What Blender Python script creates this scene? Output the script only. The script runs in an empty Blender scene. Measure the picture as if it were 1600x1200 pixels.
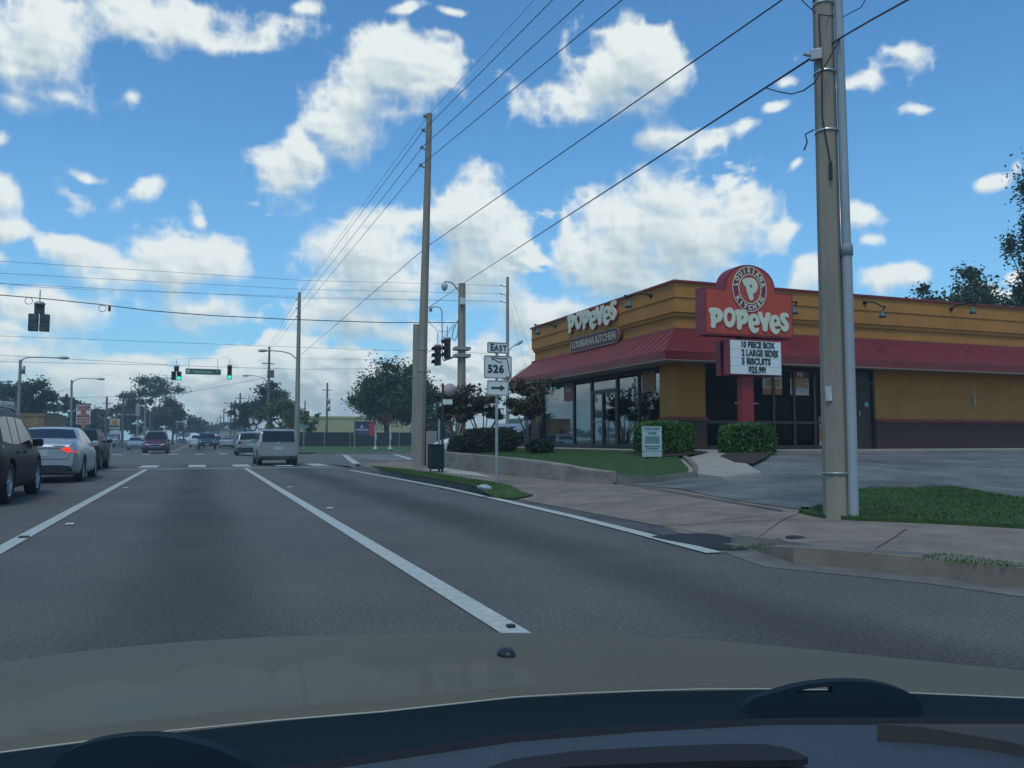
import bpy, bmesh, math, random
import numpy as np
from mathutils import Vector, Matrix, geometry, noise
random.seed(7)
R_ = math.radians
S = bpy.context.scene
C = S.collection

# ------------------------------------------------------------------ camera
FPX = 1280.0; EYE = 1.1
_yaw = math.atan(487 / math.hypot(1280, 87)); _pit = math.atan(87 / 1280)
_cy, _sy, _cp, _sp = math.cos(_yaw), math.sin(_yaw), math.cos(_pit), math.sin(_pit)
cR = Vector((_cy, -_sy, 0)); cF = Vector((_sy*_cp, _cy*_cp, _sp)); cU = Vector((-_sy*_sp, -_cy*_sp, _cp))
cam = bpy.data.cameras.new("camera"); co = bpy.data.objects.new("camera", cam); C.objects.link(co)
cam.sensor_width = 36; cam.lens = FPX/1600*36; cam.clip_start = .02; cam.clip_end = 4000
m = Matrix.Identity(4)
for i in range(3):
    m[i][0] = cR[i]; m[i][1] = cU[i]; m[i][2] = -cF[i]
m[2][3] = EYE
co.matrix_world = m
S.camera = co

def ray(x, y):
    return cR*((x-800)/FPX) + cU*((600-y)/FPX) + cF
def G(x, y, z=0.0):            # surveyed point on the level z
    d = ray(x, y); t = (z-EYE)/d.z
    return Vector((d.x*t, d.y*t, z))
def AY(x, y, Y):               # surveyed point at street distance Y
    d = ray(x, y); t = Y/d.y
    return Vector((d.x*t, Y, EYE+d.z*t))
def onh(x, y, h):               # where the sight line through a surveyed pixel meets the ground function h
    d = ray(x, y); t = 3.0
    while t < 60 and EYE+d.z*t > h(d.x*t, d.y*t): t += .02
    return Vector((d.x*t, d.y*t, h(d.x*t, d.y*t)))
def AX(x, y, X):
    d = ray(x, y); t = X/d.x
    return Vector((X, d.y*t, EYE+d.z*t))

# ------------------------------------------------------------------ exposure, world, sun
S.view_settings.view_transform = 'Standard'; S.view_settings.look = 'None'
S.view_settings.gamma = 1; S.view_settings.exposure = 0.0
SUN_EL, SUN_AZ = R_(62), R_(215)      # azimuth clockwise from +Y (the street's heading)
W = bpy.data.worlds.new("World"); S.world = W; W.use_nodes = True
nt = W.node_tree; nt.nodes.clear()
def N(t, **k):
    n = nt.nodes.new(t)
    for a, b in k.items(): setattr(n, a, b)
    return n
def L(a, b): nt.links.new(a, b)
out = N('ShaderNodeOutputWorld'); bg = N('ShaderNodeBackground'); L(bg.outputs[0], out.inputs[0])
bg.inputs[1].default_value = 0.10
sky = N('ShaderNodeTexSky'); sky.sky_type = 'NISHITA'; sky.sun_disc = False
sky.sun_elevation = SUN_EL; sky.sun_rotation = SUN_AZ; sky.air_density = 1.0; sky.dust_density = .6; sky.ozone_density = 2.0
tc = N('ShaderNodeTexCoord'); sep = N('ShaderNodeSeparateXYZ'); L(tc.outputs['Generated'], sep.inputs[0])
def M(op, a, b=None, c=None):
    n = N('ShaderNodeMath', operation=op)
    for i, v in enumerate((a, b, c)):
        if v is None: continue
        if isinstance(v, (int, float)): n.inputs[i].default_value = v
        else: L(v, n.inputs[i])
    return n.outputs[0]
az = M('ARCTAN2', sep.outputs[0], sep.outputs[1]); el = M('ARCSINE', sep.outputs[2])
comb = N('ShaderNodeCombineXYZ'); L(az, comb.inputs[0]); L(el, comb.inputs[1])
P0 = comb.outputs[0]
CL = [  # cloud puffs: measured direction (through the survey helper), radii, density
 (20,70,105,82,1.1),(200,25,75,70,.85),(290,15,80,50,.9),(400,20,110,45,.8),(480,5,45,25,.6),(640,15,35,14,.3),(700,22,40,14,.3),
 (30,168,75,28,.6),(88,155,38,26,.65),(190,140,30,26,.35),(12,300,52,46,.8),(10,225,26,24,.6),(150,318,60,46,.6),(165,272,42,18,.5),(258,293,30,26,.62),
 (335,345,20,22,.25),(450,262,48,52,.85),(480,240,50,36,.8),(540,200,50,42,.75),(560,150,70,46,.95),(640,115,75,52,1.1),(692,122,38,42,.9),(570,215,42,40,.6),
 (850,165,75,52,.9),(920,120,80,56,1.1),(975,80,70,52,1.1),(1025,112,42,34,.7),(1090,205,90,34,.5),(1010,218,48,28,.5),(1155,190,34,28,.45),
 (1405,72,50,40,.6),(1365,100,56,24,.5),(1440,140,42,20,.35),(1232,105,36,20,.4),(1215,150,36,20,.3),(1550,268,56,22,.75),(1595,245,30,24,.7),(1265,275,30,16,.25),
 (1035,300,42,36,1.2),(990,345,90,52,1.15),(1080,355,105,50,1.1),(950,395,92,50,1.1),(1150,335,52,42,.8),(1010,425,95,36,1.0),(1175,300,20,18,.4),
 (575,395,82,50,1.3),(640,430,90,40,1.2),(725,365,52,48,1.3),(765,400,56,44,1.2),(700,430,120,40,1.1),
 (330,420,86,44,1.2),(280,435,56,36,1.1),(385,405,30,30,.9),(140,425,66,36,1.1),(25,385,46,34,.9),(215,440,60,30,.9),
 (1240,368,48,26,.7),(1345,345,50,32,.85),(1375,378,40,18,.5),(1425,432,86,24,.75),(1275,428,46,28,.8),(860,490,48,36,1.2),(905,480,40,26,.9),(1590,465,26,26,.8),
 (60,500,110,40,1.0),(330,500,130,36,.9),(600,500,130,34,1.0),(150,600,200,50,.9),(560,610,130,50,.95),(780,560,90,50,1.0),(420,590,60,30,.6)]
# cloud cover computed here as two fields over azimuth and elevation: cover and top-light
SKW, SKH, ELMAX = 6144, 1650, 1.60
def _vn(X, Y, px_, seed):      # smooth lattice noise, periodic over px_ cells in azimuth
    rg = np.random.RandomState(seed); T = rg.rand(1024, px_).astype(np.float32)
    xi = np.floor(X).astype(int); yi = np.floor(Y).astype(int); fx = (X-xi).astype(np.float32); fy = (Y-yi).astype(np.float32)
    fx = fx*fx*fx*(fx*(fx*6-15)+10); fy = fy*fy*fy*(fy*(fy*6-15)+10)
    x0 = xi % px_; x1 = (xi+1) % px_; y0 = yi % 1024; y1 = (yi+1) % 1024
    return (T[y0, x0]*(1-fx)+T[y0, x1]*fx)*(1-fy) + (T[y1, x0]*(1-fx)+T[y1, x1]*fx)*fy
def _fbm(A, E_, f, octs, seed, gain=.55, billow=False, ys=1.0):
    s = 0; w = 0; a = 1.0
    for o in range(octs):
        n = max(1, int(round(f*2*math.pi))); n_ = _vn(A/(2*math.pi)*n, E_*f*ys+37*o, n, seed+o)
        if billow: n_ = np.abs(2*n_-1)
        s = s + a*n_; w += a; a *= gain; f *= 2.03
    return s/w
def cloud_maps():
    az_ = (np.arange(SKW, dtype=np.float32)+.5)/SKW*2*math.pi - math.pi
    el_ = (np.arange(SKH, dtype=np.float32)+.5)/SKH*ELMAX
    A, E_ = np.meshgrid(az_, el_); A = A+math.pi
    wx = _fbm(A, E_, 7, 3, 11)-.5; wy = _fbm(A, E_, 7, 3, 51)-.5
    A1 = A + wx*.085; E1 = E_ + wy*.06
    D = np.full(A.shape, -9, np.float32)
    for (x, y, rx, ry, s) in CL:
        d = ray(x, y).normalized(); a0 = math.atan2(d.x, d.y)+math.pi; e0 = math.asin(d.z)
        d1 = ray(x+rx, y).normalized(); d2 = ray(x, y-ry).normalized()
        ra = abs(math.atan2(d1.x, d1.y)+math.pi-a0)*1.1; re = abs(math.asin(d2.z)-e0)*1.1
        j0, j1 = int((a0-ra*3)/2/math.pi*SKW), int((a0+ra*3)/2/math.pi*SKW); i0, i1 = max(0, int((e0-re*3)/ELMAX*SKH)), int((e0+re*3)/ELMAX*SKH)
        sl = (slice(i0, i1), slice(max(j0, 0), j1))
        q = np.sqrt(((A1[sl]-a0)/ra)**2+((E1[sl]-e0)/re)**2)
        s = max(s, s*.55+.34)
        D[sl] = np.logaddexp(D[sl]*6, (s-q)*6)/6
    D = np.maximum(D, -1.6)
    gen = _fbm(A, E_, 5.5, 6, 96, .55, ys=2.3)
    gen2 = (gen + np.clip(.165-1.3*E_, -.35, .13) - .50)*6
    D = np.maximum(D, gen2)
    bil = _fbm(A, E_, 15, 6, 131, .54, True, 1.15); fb = _fbm(A, E_, 10, 6, 171, .6)
    D = D + .02 + (.42-bil)*1.2 + (fb-.5)*1.0
    # light: compare cover a little higher and sunward; undersides turn grey
    def up(k): 
        r = np.empty_like(D); r[:-k] = D[k:]; r[-k:] = D[-1]; return r
    Dd = np.clip(D, -1, 1.6)
    occ = sum(np.clip(up(k), 0, 1.3)*w for k, w in ((8, .2), (22, .25), (48, .3), (84, .25)))
    al = np.clip((D+.06)/(.50+.80*np.clip(occ, 0, .8)), 0, 1); al = al*al*(3-2*al)
    relief = np.clip((np.roll(up(7), -5, 1)-D)*1.0, -.4, .4)
    sh = np.clip(1.14 - .92*occ - relief*.9, 0, 1)
    return al.astype(np.float32), sh.astype(np.float32)
_al, _sh = cloud_maps()
_px = np.zeros((SKH, SKW, 4), np.float32); _px[..., 0] = _al; _px[..., 1] = _sh; _px[..., 3] = 1
ci = bpy.data.images.new("cloud_field", SKW, SKH, float_buffer=True, is_data=True); ci.pixels.foreach_set(_px.ravel()); ci.update(); ci.pack()
tex = N('ShaderNodeTexImage'); tex.image = ci; tex.extension = 'EXTEND'
uv = N('ShaderNodeCombineXYZ'); L(M('MULTIPLY_ADD', az, 1/(2*math.pi), .5), uv.inputs[0]); L(M('MULTIPLY', el, 1/ELMAX), uv.inputs[1]); L(uv.outputs[0], tex.inputs[0])
sc_ = N('ShaderNodeSeparateColor'); L(tex.outputs['Color'], sc_.inputs[0])
alpha = sc_.outputs[0]; up = M('SUBTRACT', 1.0, sc_.outputs[1])
def ramp(v, a, b):
    n = N('ShaderNodeMapRange', interpolation_type='SMOOTHSTEP'); n.inputs[1].default_value = a; n.inputs[2].default_value = b
    L(v, n.inputs[0]); return n.outputs[0]
def MIX(f, a, b, bt='MIX'):
    n = N('ShaderNodeMix', data_type='RGBA', blend_type=bt)
    if isinstance(f, (int, float)): n.inputs[0].default_value = f
    else: L(f, n.inputs[0])
    for i, v in ((6, a), (7, b)):
        if isinstance(v, tuple): n.inputs[i].default_value = (*v, 1)
        else: L(v, n.inputs[i])
    return n.outputs[2]
SKYK = 10.0    # background strength is 0.1
ccol = MIX(up, (.86*SKYK, .92*SKYK, .90*SKYK), (.42*SKYK, .55*SKYK, .60*SKYK))
skc = MIX(1.0, sky.outputs[0], (.76, 1.40, 1.70), 'MULTIPLY')
hz = ramp(el, .42, -.02)
skc = MIX(M('MULTIPLY', hz, .45), skc, (.30*SKYK, .55*SKYK, .77*SKYK))
L(MIX(M('MULTIPLY', alpha, .96), skc, ccol), bg.inputs[0])

sun = bpy.data.lights.new("sun", 'SUN'); so = bpy.data.objects.new("sun", sun); C.objects.link(so)
sun.energy = 1.35; sun.angle = R_(14); sun.color = (1, .95, .82)
sd = Vector((math.sin(SUN_AZ)*math.cos(SUN_EL), math.cos(SUN_AZ)*math.cos(SUN_EL), math.sin(SUN_EL)))
so.rotation_euler = sd.to_track_quat('Z', 'Y').to_euler()

# ------------------------------------------------------------------ materials
MATS = {}
def mat(name, col, rough=.7, metal=0, var=.0, scale=3.0, bump=0, bscale=40, spec=.5, coat=0, dark=None, stretch=(1,1,1), emit=None):
    if name in MATS: return MATS[name]
    mt = bpy.data.materials.new(name); mt.use_nodes = True; t = mt.node_tree
    b = t.nodes['Principled BSDF']; MATS[name] = mt
    b.inputs['Base Color'].default_value = (*col, 1); b.inputs['Roughness'].default_value = rough
    b.inputs['Metallic'].default_value = metal; b.inputs['Specular IOR Level'].default_value = spec
    b.inputs['Coat Weight'].default_value = coat; b.inputs['Coat Roughness'].default_value = .06
    if emit:
        b.inputs['Emission Color'].default_value = (*emit[0], 1); b.inputs['Emission Strength'].default_value = emit[1]
    if var or bump:
        tcn = t.nodes.new('ShaderNodeTexCoord'); mp = t.nodes.new('ShaderNodeMapping'); mp.inputs['Scale'].default_value = stretch
        t.links.new(tcn.outputs['Object'], mp.inputs[0])
    if var:
        n = t.nodes.new('ShaderNodeTexNoise'); n.inputs['Scale'].default_value = scale; n.inputs['Detail'].default_value = 6; n.inputs['Roughness'].default_value = .65
        t.links.new(mp.outputs[0], n.inputs['Vector'])
        r = t.nodes.new('ShaderNodeValToRGB'); d = dark or tuple(c*(1-var) for c in col)
        r.color_ramp.elements[0].position = .32; r.color_ramp.elements[1].position = .68
        r.color_ramp.elements[0].color = (*d, 1); r.color_ramp.elements[1].color = (*[min(1, c*(1+var*.6)) for c in col], 1)
        t.links.new(n.outputs[0], r.inputs[0]); t.links.new(r.outputs[0], b.inputs['Base Color'])
    if bump:
        n2 = t.nodes.new('ShaderNodeTexNoise'); n2.inputs['Scale'].default_value = bscale; n2.inputs['Detail'].default_value = 4
        t.links.new(mp.outputs[0], n2.inputs['Vector'])
        bp = t.nodes.new('ShaderNodeBump'); bp.inputs['Strength'].default_value = bump; bp.inputs['Distance'].default_value = .02
        t.links.new(n2.outputs[0], bp.inputs['Height']); t.links.new(bp.outputs[0], b.inputs['Normal'])
    return mt

def asphalt(name, a, b_, lanes=False, crack=.0, scale=.45):
    mt = bpy.data.materials.new(name); mt.use_nodes = True; t = mt.node_tree; MATS[name] = mt
    bs = t.nodes['Principled BSDF']; bs.inputs['Roughness'].default_value = .85; bs.inputs['Specular IOR Level'].default_value = .3
    def n_(ty, **k):
        n = t.nodes.new(ty)
        for q, v in k.items(): setattr(n, q, v)
        return n
    tcn = n_('ShaderNodeTexCoord')
    fine = n_('ShaderNodeTexNoise'); fine.inputs['Scale'].default_value = 38; fine.inputs['Detail'].default_value = 8; fine.inputs['Roughness'].default_value = .8
    big = n_('ShaderNodeTexNoise'); big.inputs['Scale'].default_value = scale; big.inputs['Detail'].default_value = 9; big.inputs['Roughness'].default_value = .62
    for q in (fine, big): t.links.new(tcn.outputs['Object'], q.inputs['Vector'])
    r1 = n_('ShaderNodeMix', data_type='RGBA'); r1.inputs[6].default_value = (*a, 1); r1.inputs[7].default_value = (*b_, 1)
    mr = n_('ShaderNodeMapRange'); mr.inputs[1].default_value = .35; mr.inputs[2].default_value = .65
    t.links.new(big.outputs[0], mr.inputs[0]); t.links.new(mr.outputs[0], r1.inputs[0])
    sp = n_('ShaderNodeMapRange'); sp.inputs[1].default_value = .40; sp.inputs[2].default_value = .62; sp.inputs[3].default_value = .55; sp.inputs[4].default_value = 1.5
    t.links.new(fine.outputs[0], sp.inputs[0])
    mu = n_('ShaderNodeMix', data_type='RGBA', blend_type='MULTIPLY'); mu.inputs[0].default_value = 1
    t.links.new(r1.outputs[2], mu.inputs[6]); t.links.new(sp.outputs[0], mu.inputs[7])
    last = mu.outputs[2]
    if lanes:   # oil track worn down the middle of each lane
        sx = n_('ShaderNodeSeparateXYZ'); t.links.new(tcn.outputs['Object'], sx.inputs[0])
        wob = n_('ShaderNodeTexNoise'); wob.inputs['Scale'].default_value = .35; wob.inputs['Detail'].default_value = 4
        mpp = n_('ShaderNodeMapping'); mpp.inputs['Scale'].default_value = (1.5, .35, 1); t.links.new(tcn.outputs['Object'], mpp.inputs[0]); t.links.new(mpp.outputs[0], wob.inputs['Vector'])
        ad = n_('ShaderNodeMath', operation='ADD'); t.links.new(sx.outputs[0], ad.inputs[0]); ad.inputs[1].default_value = .1
        dv = n_('ShaderNodeMath', operation='MULTIPLY'); t.links.new(ad.outputs[0], dv.inputs[0]); dv.inputs[1].default_value = 2*math.pi/3.48
        cs = n_('ShaderNodeMath', operation='COSINE'); t.links.new(dv.outputs[0], cs.inputs[0])
        m2 = n_('ShaderNodeMath', operation='MULTIPLY_ADD'); t.links.new(wob.outputs[0], m2.inputs[0]); m2.inputs[1].default_value = 1.6; t.links.new(cs.outputs[0], m2.inputs[2])
        m3 = n_('ShaderNodeMapRange', interpolation_type='SMOOTHSTEP'); m3.inputs[1].default_value = .9; m3.inputs[2].default_value = 2.2; m3.inputs[3].default_value = 1.08; m3.inputs[4].default_value = .52
        t.links.new(m2.outputs[0], m3.inputs[0])
        mz = n_('ShaderNodeMix', data_type='RGBA', blend_type='MULTIPLY'); mz.inputs[0].default_value = 1
        t.links.new(last, mz.inputs[6]); t.links.new(m3.outputs[0], mz.inputs[7]); last = mz.outputs[2]
    t.links.new(last, bs.inputs['Base Color'])
    bp = n_('ShaderNodeBump'); bp.inputs['Strength'].default_value = .55; bp.inputs['Distance'].default_value = .01
    t.links.new(fine.outputs[0], bp.inputs['Height']); t.links.new(bp.outputs[0], bs.inputs['Normal'])
    return mt

m_road = asphalt('road_asphalt', (.090, .085, .075), (.120, .110, .094), lanes=True)
m_lot = asphalt('lot_asphalt', (.085, .085, .078), (.19, .19, .172), scale=.8)
m_patch = asphalt('fresh_asphalt', (.030, .033, .034), (.045, .048, .048))
m_conc = mat('pavement_concrete', (.215, .17, .128), .9, var=.34, scale=1.6, bump=.25, bscale=60)
m_kerb = mat('kerb_concrete', (.150, .140, .120), .9, var=.35, scale=2.5, bump=.3, bscale=50)
m_gutter = mat('gutter_concrete', (.085, .082, .072), .9, var=.45, scale=1.6, bump=.2)
m_wallc = mat('retaining_concrete', (.24, .205, .165), .9, var=.38, scale=1.5, bump=.25, bscale=30, stretch=(1, 1, 2.5))
m_grass = mat('lawn', (.038, .088, .016), .9, var=.45, scale=5, bump=.9, bscale=110)
m_mulch = mat('mulch', (.045, .025, .016), .95, var=.5, scale=20, bump=.9, bscale=60)
m_paint = mat('road_paint_white', (.44, .46, .41), .75, var=.22, scale=14, bump=.1)
m_yel = mat('road_paint_yellow', (.42, .20, .03), .75, var=.25, scale=8)
m_far = mat('roadside_ground', (.06, .085, .03), .95, var=.4, scale=.3)
m_pole = mat('concrete_pole_tan', (.26, .225, .17), .85, var=.22, scale=2.2, bump=.15, stretch=(1, 1, .25))
m_pole2 = mat('concrete_pole_grey', (.25, .235, .19), .85, var=.15, scale=2, bump=.1, stretch=(1, 1, .3))
m_wood = mat('weathered_wood_pole', (.14, .12, .095), .9, var=.25, scale=3, stretch=(1, 1, .2))
m_conduit = mat('grey_plastic_conduit', (.30, .33, .34), .6, var=.12, scale=2)
m_galv = mat('galvanised_steel', (.33, .34, .33), .5, .5, var=.15, scale=6)
m_steel = mat('bright_steel_strap', (.6, .62, .62), .35, .8)
m_wire = mat('black_cable', (.012, .014, .016), .6)
m_black = mat('black_plastic', (.014, .016, .018), .45)
m_dkgreen = mat('dark_green_metal', (.006, .018, .016), .75, spec=.3)
m_white = mat('white_sign_sheeting', (.62, .64, .60), .5, var=.05)
m_ink = mat('black_sign_ink', (.02, .022, .025), .5)
m_orange = mat('mustard_stucco', (.43, .180, .035), .85, var=.16, scale=.9, bump=.15, bscale=60)
m_brown = mat('brown_tile_wainscot', (.058, .028, .019), .8, var=.12, scale=6)
m_redm = mat('red_standing_seam', (.17, .013, .013), .5, .1, var=.12, scale=1.5, stretch=(1, 1, 1), coat=.1)
m_redtrim = mat('red_trim_paint', (.20, .014, .016), .5)
m_frame = mat('dark_storefront_frame', (.012, .016, .015), .4)
m_soffit = mat('soffit', (.22, .20, .16), .8)
m_signred = mat('orange_red_sign_face', (.47, .042, .012), .35, var=.04)
m_signedge = mat('maroon_sign_cabinet', (.22, .012, .028), .45)
m_cream = mat('cream_sign_letters', (.62, .62, .46), .5)
m_tan = mat('tan_interior', (.35, .22, .11), .8, var=.2)
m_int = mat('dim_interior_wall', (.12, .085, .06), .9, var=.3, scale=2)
m_tyre = mat('tyre_rubber', (.012, .012, .013), .8)
m_rim = mat('alloy_rim', (.40, .42, .43), .3, .8)
m_carblk = mat('underbody_black', (.008, .008, .009), .8)

def glassmat(name, tint, refl, rough=.02):
    mt = bpy.data.materials.new(name); mt.use_nodes = True; t = mt.node_tree; t.nodes.clear(); MATS[name] = mt
    o = t.nodes.new('ShaderNodeOutputMaterial'); mx = t.nodes.new('ShaderNodeMixShader')
    tr = t.nodes.new('ShaderNodeBsdfTransparent'); tr.inputs[0].default_value = (*tint, 1)
    gl = t.nodes.new('ShaderNodeBsdfGlossy'); gl.inputs['Roughness'].default_value = rough; gl.inputs['Color'].default_value = (.85, .93, .95, 1)
    lw = t.nodes.new('ShaderNodeLayerWeight'); lw.inputs[0].default_value = refl
    t.links.new(lw.outputs['Fresnel'], mx.inputs[0]); t.links.new(tr.outputs[0], mx.inputs[1]); t.links.new(gl.outputs[0], mx.inputs[2]); t.links.new(mx.outputs[0], o.inputs[0])
    return mt
m_glass = glassmat('storefront_glass', (.42, .50, .48), .70)
m_glass2 = glassmat('tinted_storefront_glass', (.20, .22, .22), .12)
m_carglass = mat('car_glass_dark', (.012, .018, .022), .12, spec=.3, coat=.08)

# ------------------------------------------------------------------ mesh helpers
class MB:
    def __init__(s): s.v = []; s.f = []; s.sm = []
    def add(s, vs, fs, smooth=False):
        o = len(s.v); s.v += [tuple(v) for v in vs]; s.f += [tuple(i+o for i in f) for f in fs]; s.sm += [smooth]*len(fs)
        return s
    def box(s, lo, hi, rz=0, piv=None):
        x0, y0, z0 = lo; x1, y1, z1 = hi
        vs = [Vector(p) for p in ((x0,y0,z0),(x1,y0,z0),(x1,y1,z0),(x0,y1,z0),(x0,y0,z1),(x1,y0,z1),(x1,y1,z1),(x0,y1,z1))]
        if rz:
            piv = Vector(piv or ((x0+x1)/2, (y0+y1)/2, 0)); Mx = Matrix.Rotation(rz, 3, 'Z')
            vs = [Mx @ (v-piv) + piv for v in vs]
        return s.add(vs, [(0,3,2,1),(4,5,6,7),(0,1,5,4),(1,2,6,5),(2,3,7,6),(3,0,4,7)])
    def bevbox(s, lo, hi, b=.02, rz=0, piv=None):
        bm = bmesh.new(); bmesh.ops.create_cube(bm, size=1)
        c = [(lo[i]+hi[i])/2 for i in range(3)]; d = [hi[i]-lo[i] for i in range(3)]
        for v in bm.verts: v.co = Vector([c[i]+v.co[i]*d[i] for i in range(3)])
        bmesh.ops.bevel(bm, geom=bm.edges[:], offset=b, segments=2, affect='EDGES', profile=.5)
        if rz:
            piv = Vector(piv or (c[0], c[1], 0)); Mx = Matrix.Rotation(rz, 3, 'Z')
            for v in bm.verts: v.co = Mx @ (v.co-piv) + piv
        bm.verts.index_update()
        s.add([v.co.copy() for v in bm.verts], [[v.index for v in f.verts] for f in bm.faces]); bm.free(); return s
    def tube(s, pts, r, n=8, cap=True):
        pts = [Vector(p) for p in pts]; rs = r if isinstance(r, (list, tuple)) else [r]*len(pts)
        vs = []; fs = []; prev = None
        for i, p in enumerate(pts):
            d = (pts[min(i+1, len(pts)-1)]-pts[max(i-1, 0)])
            d = d.normalized() if d.length > 1e-9 else Vector((0, 0, 1))
            if prev is None: a = d.cross(Vector((0, 0, 1)) if abs(d.z) < .9 else Vector((1, 0, 0))).normalized()
            else:
                a = prev - d*prev.dot(d); a.normalize()
            prev = a; b = d.cross(a)
            for k in range(n):
                t = 2*math.pi*k/n; vs.append(p + a*(math.cos(t)*rs[i]) + b*(math.sin(t)*rs[i]))
        for i in range(len(pts)-1):
            for k in range(n):
                fs.append((i*n+k, i*n+(k+1) % n, (i+1)*n+(k+1) % n, (i+1)*n+k))
        s.add(vs, fs, n > 5)
        if cap:
            s.add(vs[:n], [tuple(range(n))[::-1]]); s.add(vs[-n:], [tuple(range(n))])
        return s
    def lathe(s, prof, c=(0,0,0), axis='Z', n=20, closed=False):
        vs = []; fs = []; c = Vector(c)
        for (r, h) in prof:
            for k in range(n):
                t = 2*math.pi*k/n; a, b = r*math.cos(t), r*math.sin(t)
                vs.append(c + (Vector((a, b, h)) if axis == 'Z' else Vector((h, a, b)) if axis == 'X' else Vector((a, h, b))))
        q = len(prof)
        for i in range(q-1 + (1 if closed else 0)):
            for k in range(n):
                j = (i+1) % q; fs.append((i*n+k, i*n+(k+1) % n, j*n+(k+1) % n, j*n+k))
        return s.add(vs, fs, True)
    def poly(s, pts, ext):          # planar polygon with thickness vector ext
        e = Vector(ext); n = len(pts); p = [Vector(q) for q in pts]
        vs = p + [q+e for q in p]
        return s.add(vs, [tuple(range(n))[::-1], tuple(range(n, 2*n))] + [(i, (i+1) % n, (i+1) % n+n, i+n) for i in range(n)])
    def build(s, name, mt, parent=None, loc=None):
        me = bpy.data.meshes.new(name); me.from_pydata([tuple(v) for v in s.v], [], s.f); me.materials.append(mt)
        for p, q in zip(me.polygons, s.sm): p.use_smooth = q
        bm = bmesh.new(); bm.from_mesh(me); bmesh.ops.recalc_face_normals(bm, faces=bm.faces[:]); bm.to_mesh(me); bm.free()
        o = bpy.data.objects.new(name, me); C.objects.link(o)
        if parent: o.parent = parent
        if loc: o.location = loc
        return o

def tag(o, label=None, cat=None, group=None, kind=None):
    for k, v in (('label', label), ('category', cat), ('group', group), ('kind', kind)):
        if v: o[k] = v
    return o
def thing(name, label, cat, loc=(0,0,0), rz=0, group=None, kind=None):
    o = bpy.data.objects.new(name, None); C.objects.link(o); o.location = loc; o.rotation_euler = (0, 0, rz); o.empty_display_size = .3
    return tag(o, label, cat, group, kind)
def dup(root, loc, rz=0, label=None, scale=None):
    def cp(o, par):
        c = o.copy(); C.objects.link(c); c.parent = par
        for ch in [x for x in KIDS.get(o.name, [])]: cp(ch, c)
        return c
    KIDS = {}
    for x in C.objects:
        if x.parent: KIDS.setdefault(x.parent.name, []).append(x)
    r = cp(root, None); r.location = loc; r.rotation_euler = (0, 0, rz)
    if scale: r.scale = scale
    if label: r['label'] = label
    return r

def surf(name, outline, h, mt, step=.6, kind='structure', parent=None, skirt=0):
    pts = [Vector((p[0], p[1])) for p in outline]; n = len(pts)
    dense = []; 
    for i in range(n):
        a, b = pts[i], pts[(i+1) % n]; k = max(1, int((b-a).length/step))
        dense += [a.lerp(b, j/k) for j in range(k)]
    ne = len(dense); xs = [p.x for p in dense]; ys = [p.y for p in dense]
    vin = list(dense); x = min(xs)+step/2
    def inside(q):
        c = False; j = ne-1
        for i in range(ne):
            a, b = dense[i], dense[j]
            if (a.y > q.y) != (b.y > q.y) and q.x < (b.x-a.x)*(q.y-a.y)/(b.y-a.y)+a.x: c = not c
            j = i
        return c
    while x < max(xs):
        y = min(ys)+step/2
        while y < max(ys):
            q = Vector((x, y))
            if inside(q) and min((q-d).length for d in dense) > step*.35: vin.append(q)
            y += step
        x += step
    vo, eo, fo, *_ = geometry.delaunay_2d_cdt(vin, [(i, (i+1) % ne) for i in range(ne)], [list(range(ne))], 1, 1e-5)
    mb = MB(); mb.add([(v.x, v.y, h(v.x, v.y)) for v in vo], [tuple(f) for f in fo], True)
    if skirt:
        for i in range(ne):
            a, b = dense[i], dense[(i+1) % ne]; za, zb = h(a.x, a.y), h(b.x, b.y)
            mb.add([(a.x, a.y, za), (b.x, b.y, zb), (b.x, b.y, zb-skirt), (a.x, a.y, za-skirt)], [(0, 1, 2, 3)])
    me = bpy.data.meshes.new(name); me.from_pydata(mb.v, [], mb.f); me.materials.append(mt)
    for p in me.polygons: p.use_smooth = not skirt
    o = bpy.data.objects.new(name, me); C.objects.link(o)
    me.flip_normals() if me.polygons[0].normal.z < 0 else None
    if parent: o.parent = parent
    elif kind: o['kind'] = kind
    return o

def text_geo(txt, size=1.0, ext=.01, bold=0.0, align='CENTER', spacing=1.0):
    cu = bpy.data.curves.new('t', 'FONT'); cu.body = txt; cu.size = size; cu.extrude = ext; cu.offset = bold; cu.align_x = align; cu.align_y = 'CENTER'
    cu.space_character = spacing; cu.resolution_u = 3
    o = bpy.data.objects.new('t', cu); me = bpy.data.meshes.new_from_object(o)
    v = [x.co.copy() for x in me.vertices]; f = [tuple(p.vertices) for p in me.polygons]
    bpy.data.objects.remove(o); bpy.data.meshes.remove(me); bpy.data.curves.remove(cu)
    return v, f
def put(mb, geo, org, ux, uy, sx=1, sy=1):
    ux = Vector(ux).normalized(); uy = Vector(uy).normalized(); uz = ux.cross(uy); org = Vector(org)
    mb.add([org + ux*(v.x*sx) + uy*(v.y*sy) + uz*v.z for v in geo[0]], geo[1]); return mb
def shape_geo(loops, ext=.03, bev=0):
    cu = bpy.data.curves.new('s', 'CURVE'); cu.dimensions = '2D'; cu.fill_mode = 'BOTH'; cu.extrude = ext; cu.bevel_depth = bev
    for lp in loops:
        sp = cu.splines.new('POLY'); sp.points.add(len(lp)-1)
        for p, q in zip(sp.points, lp): p.co = (q[0], q[1], 0, 1)
        sp.use_cyclic_u = True
    o = bpy.data.objects.new('s', cu); me = bpy.data.meshes.new_from_object(o)
    v = [x.co.copy() for x in me.vertices]; f = [tuple(p.vertices) for p in me.polygons]
    bpy.data.objects.remove(o); bpy.data.meshes.remove(me); bpy.data.curves.remove(cu)
    return v, f
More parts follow.
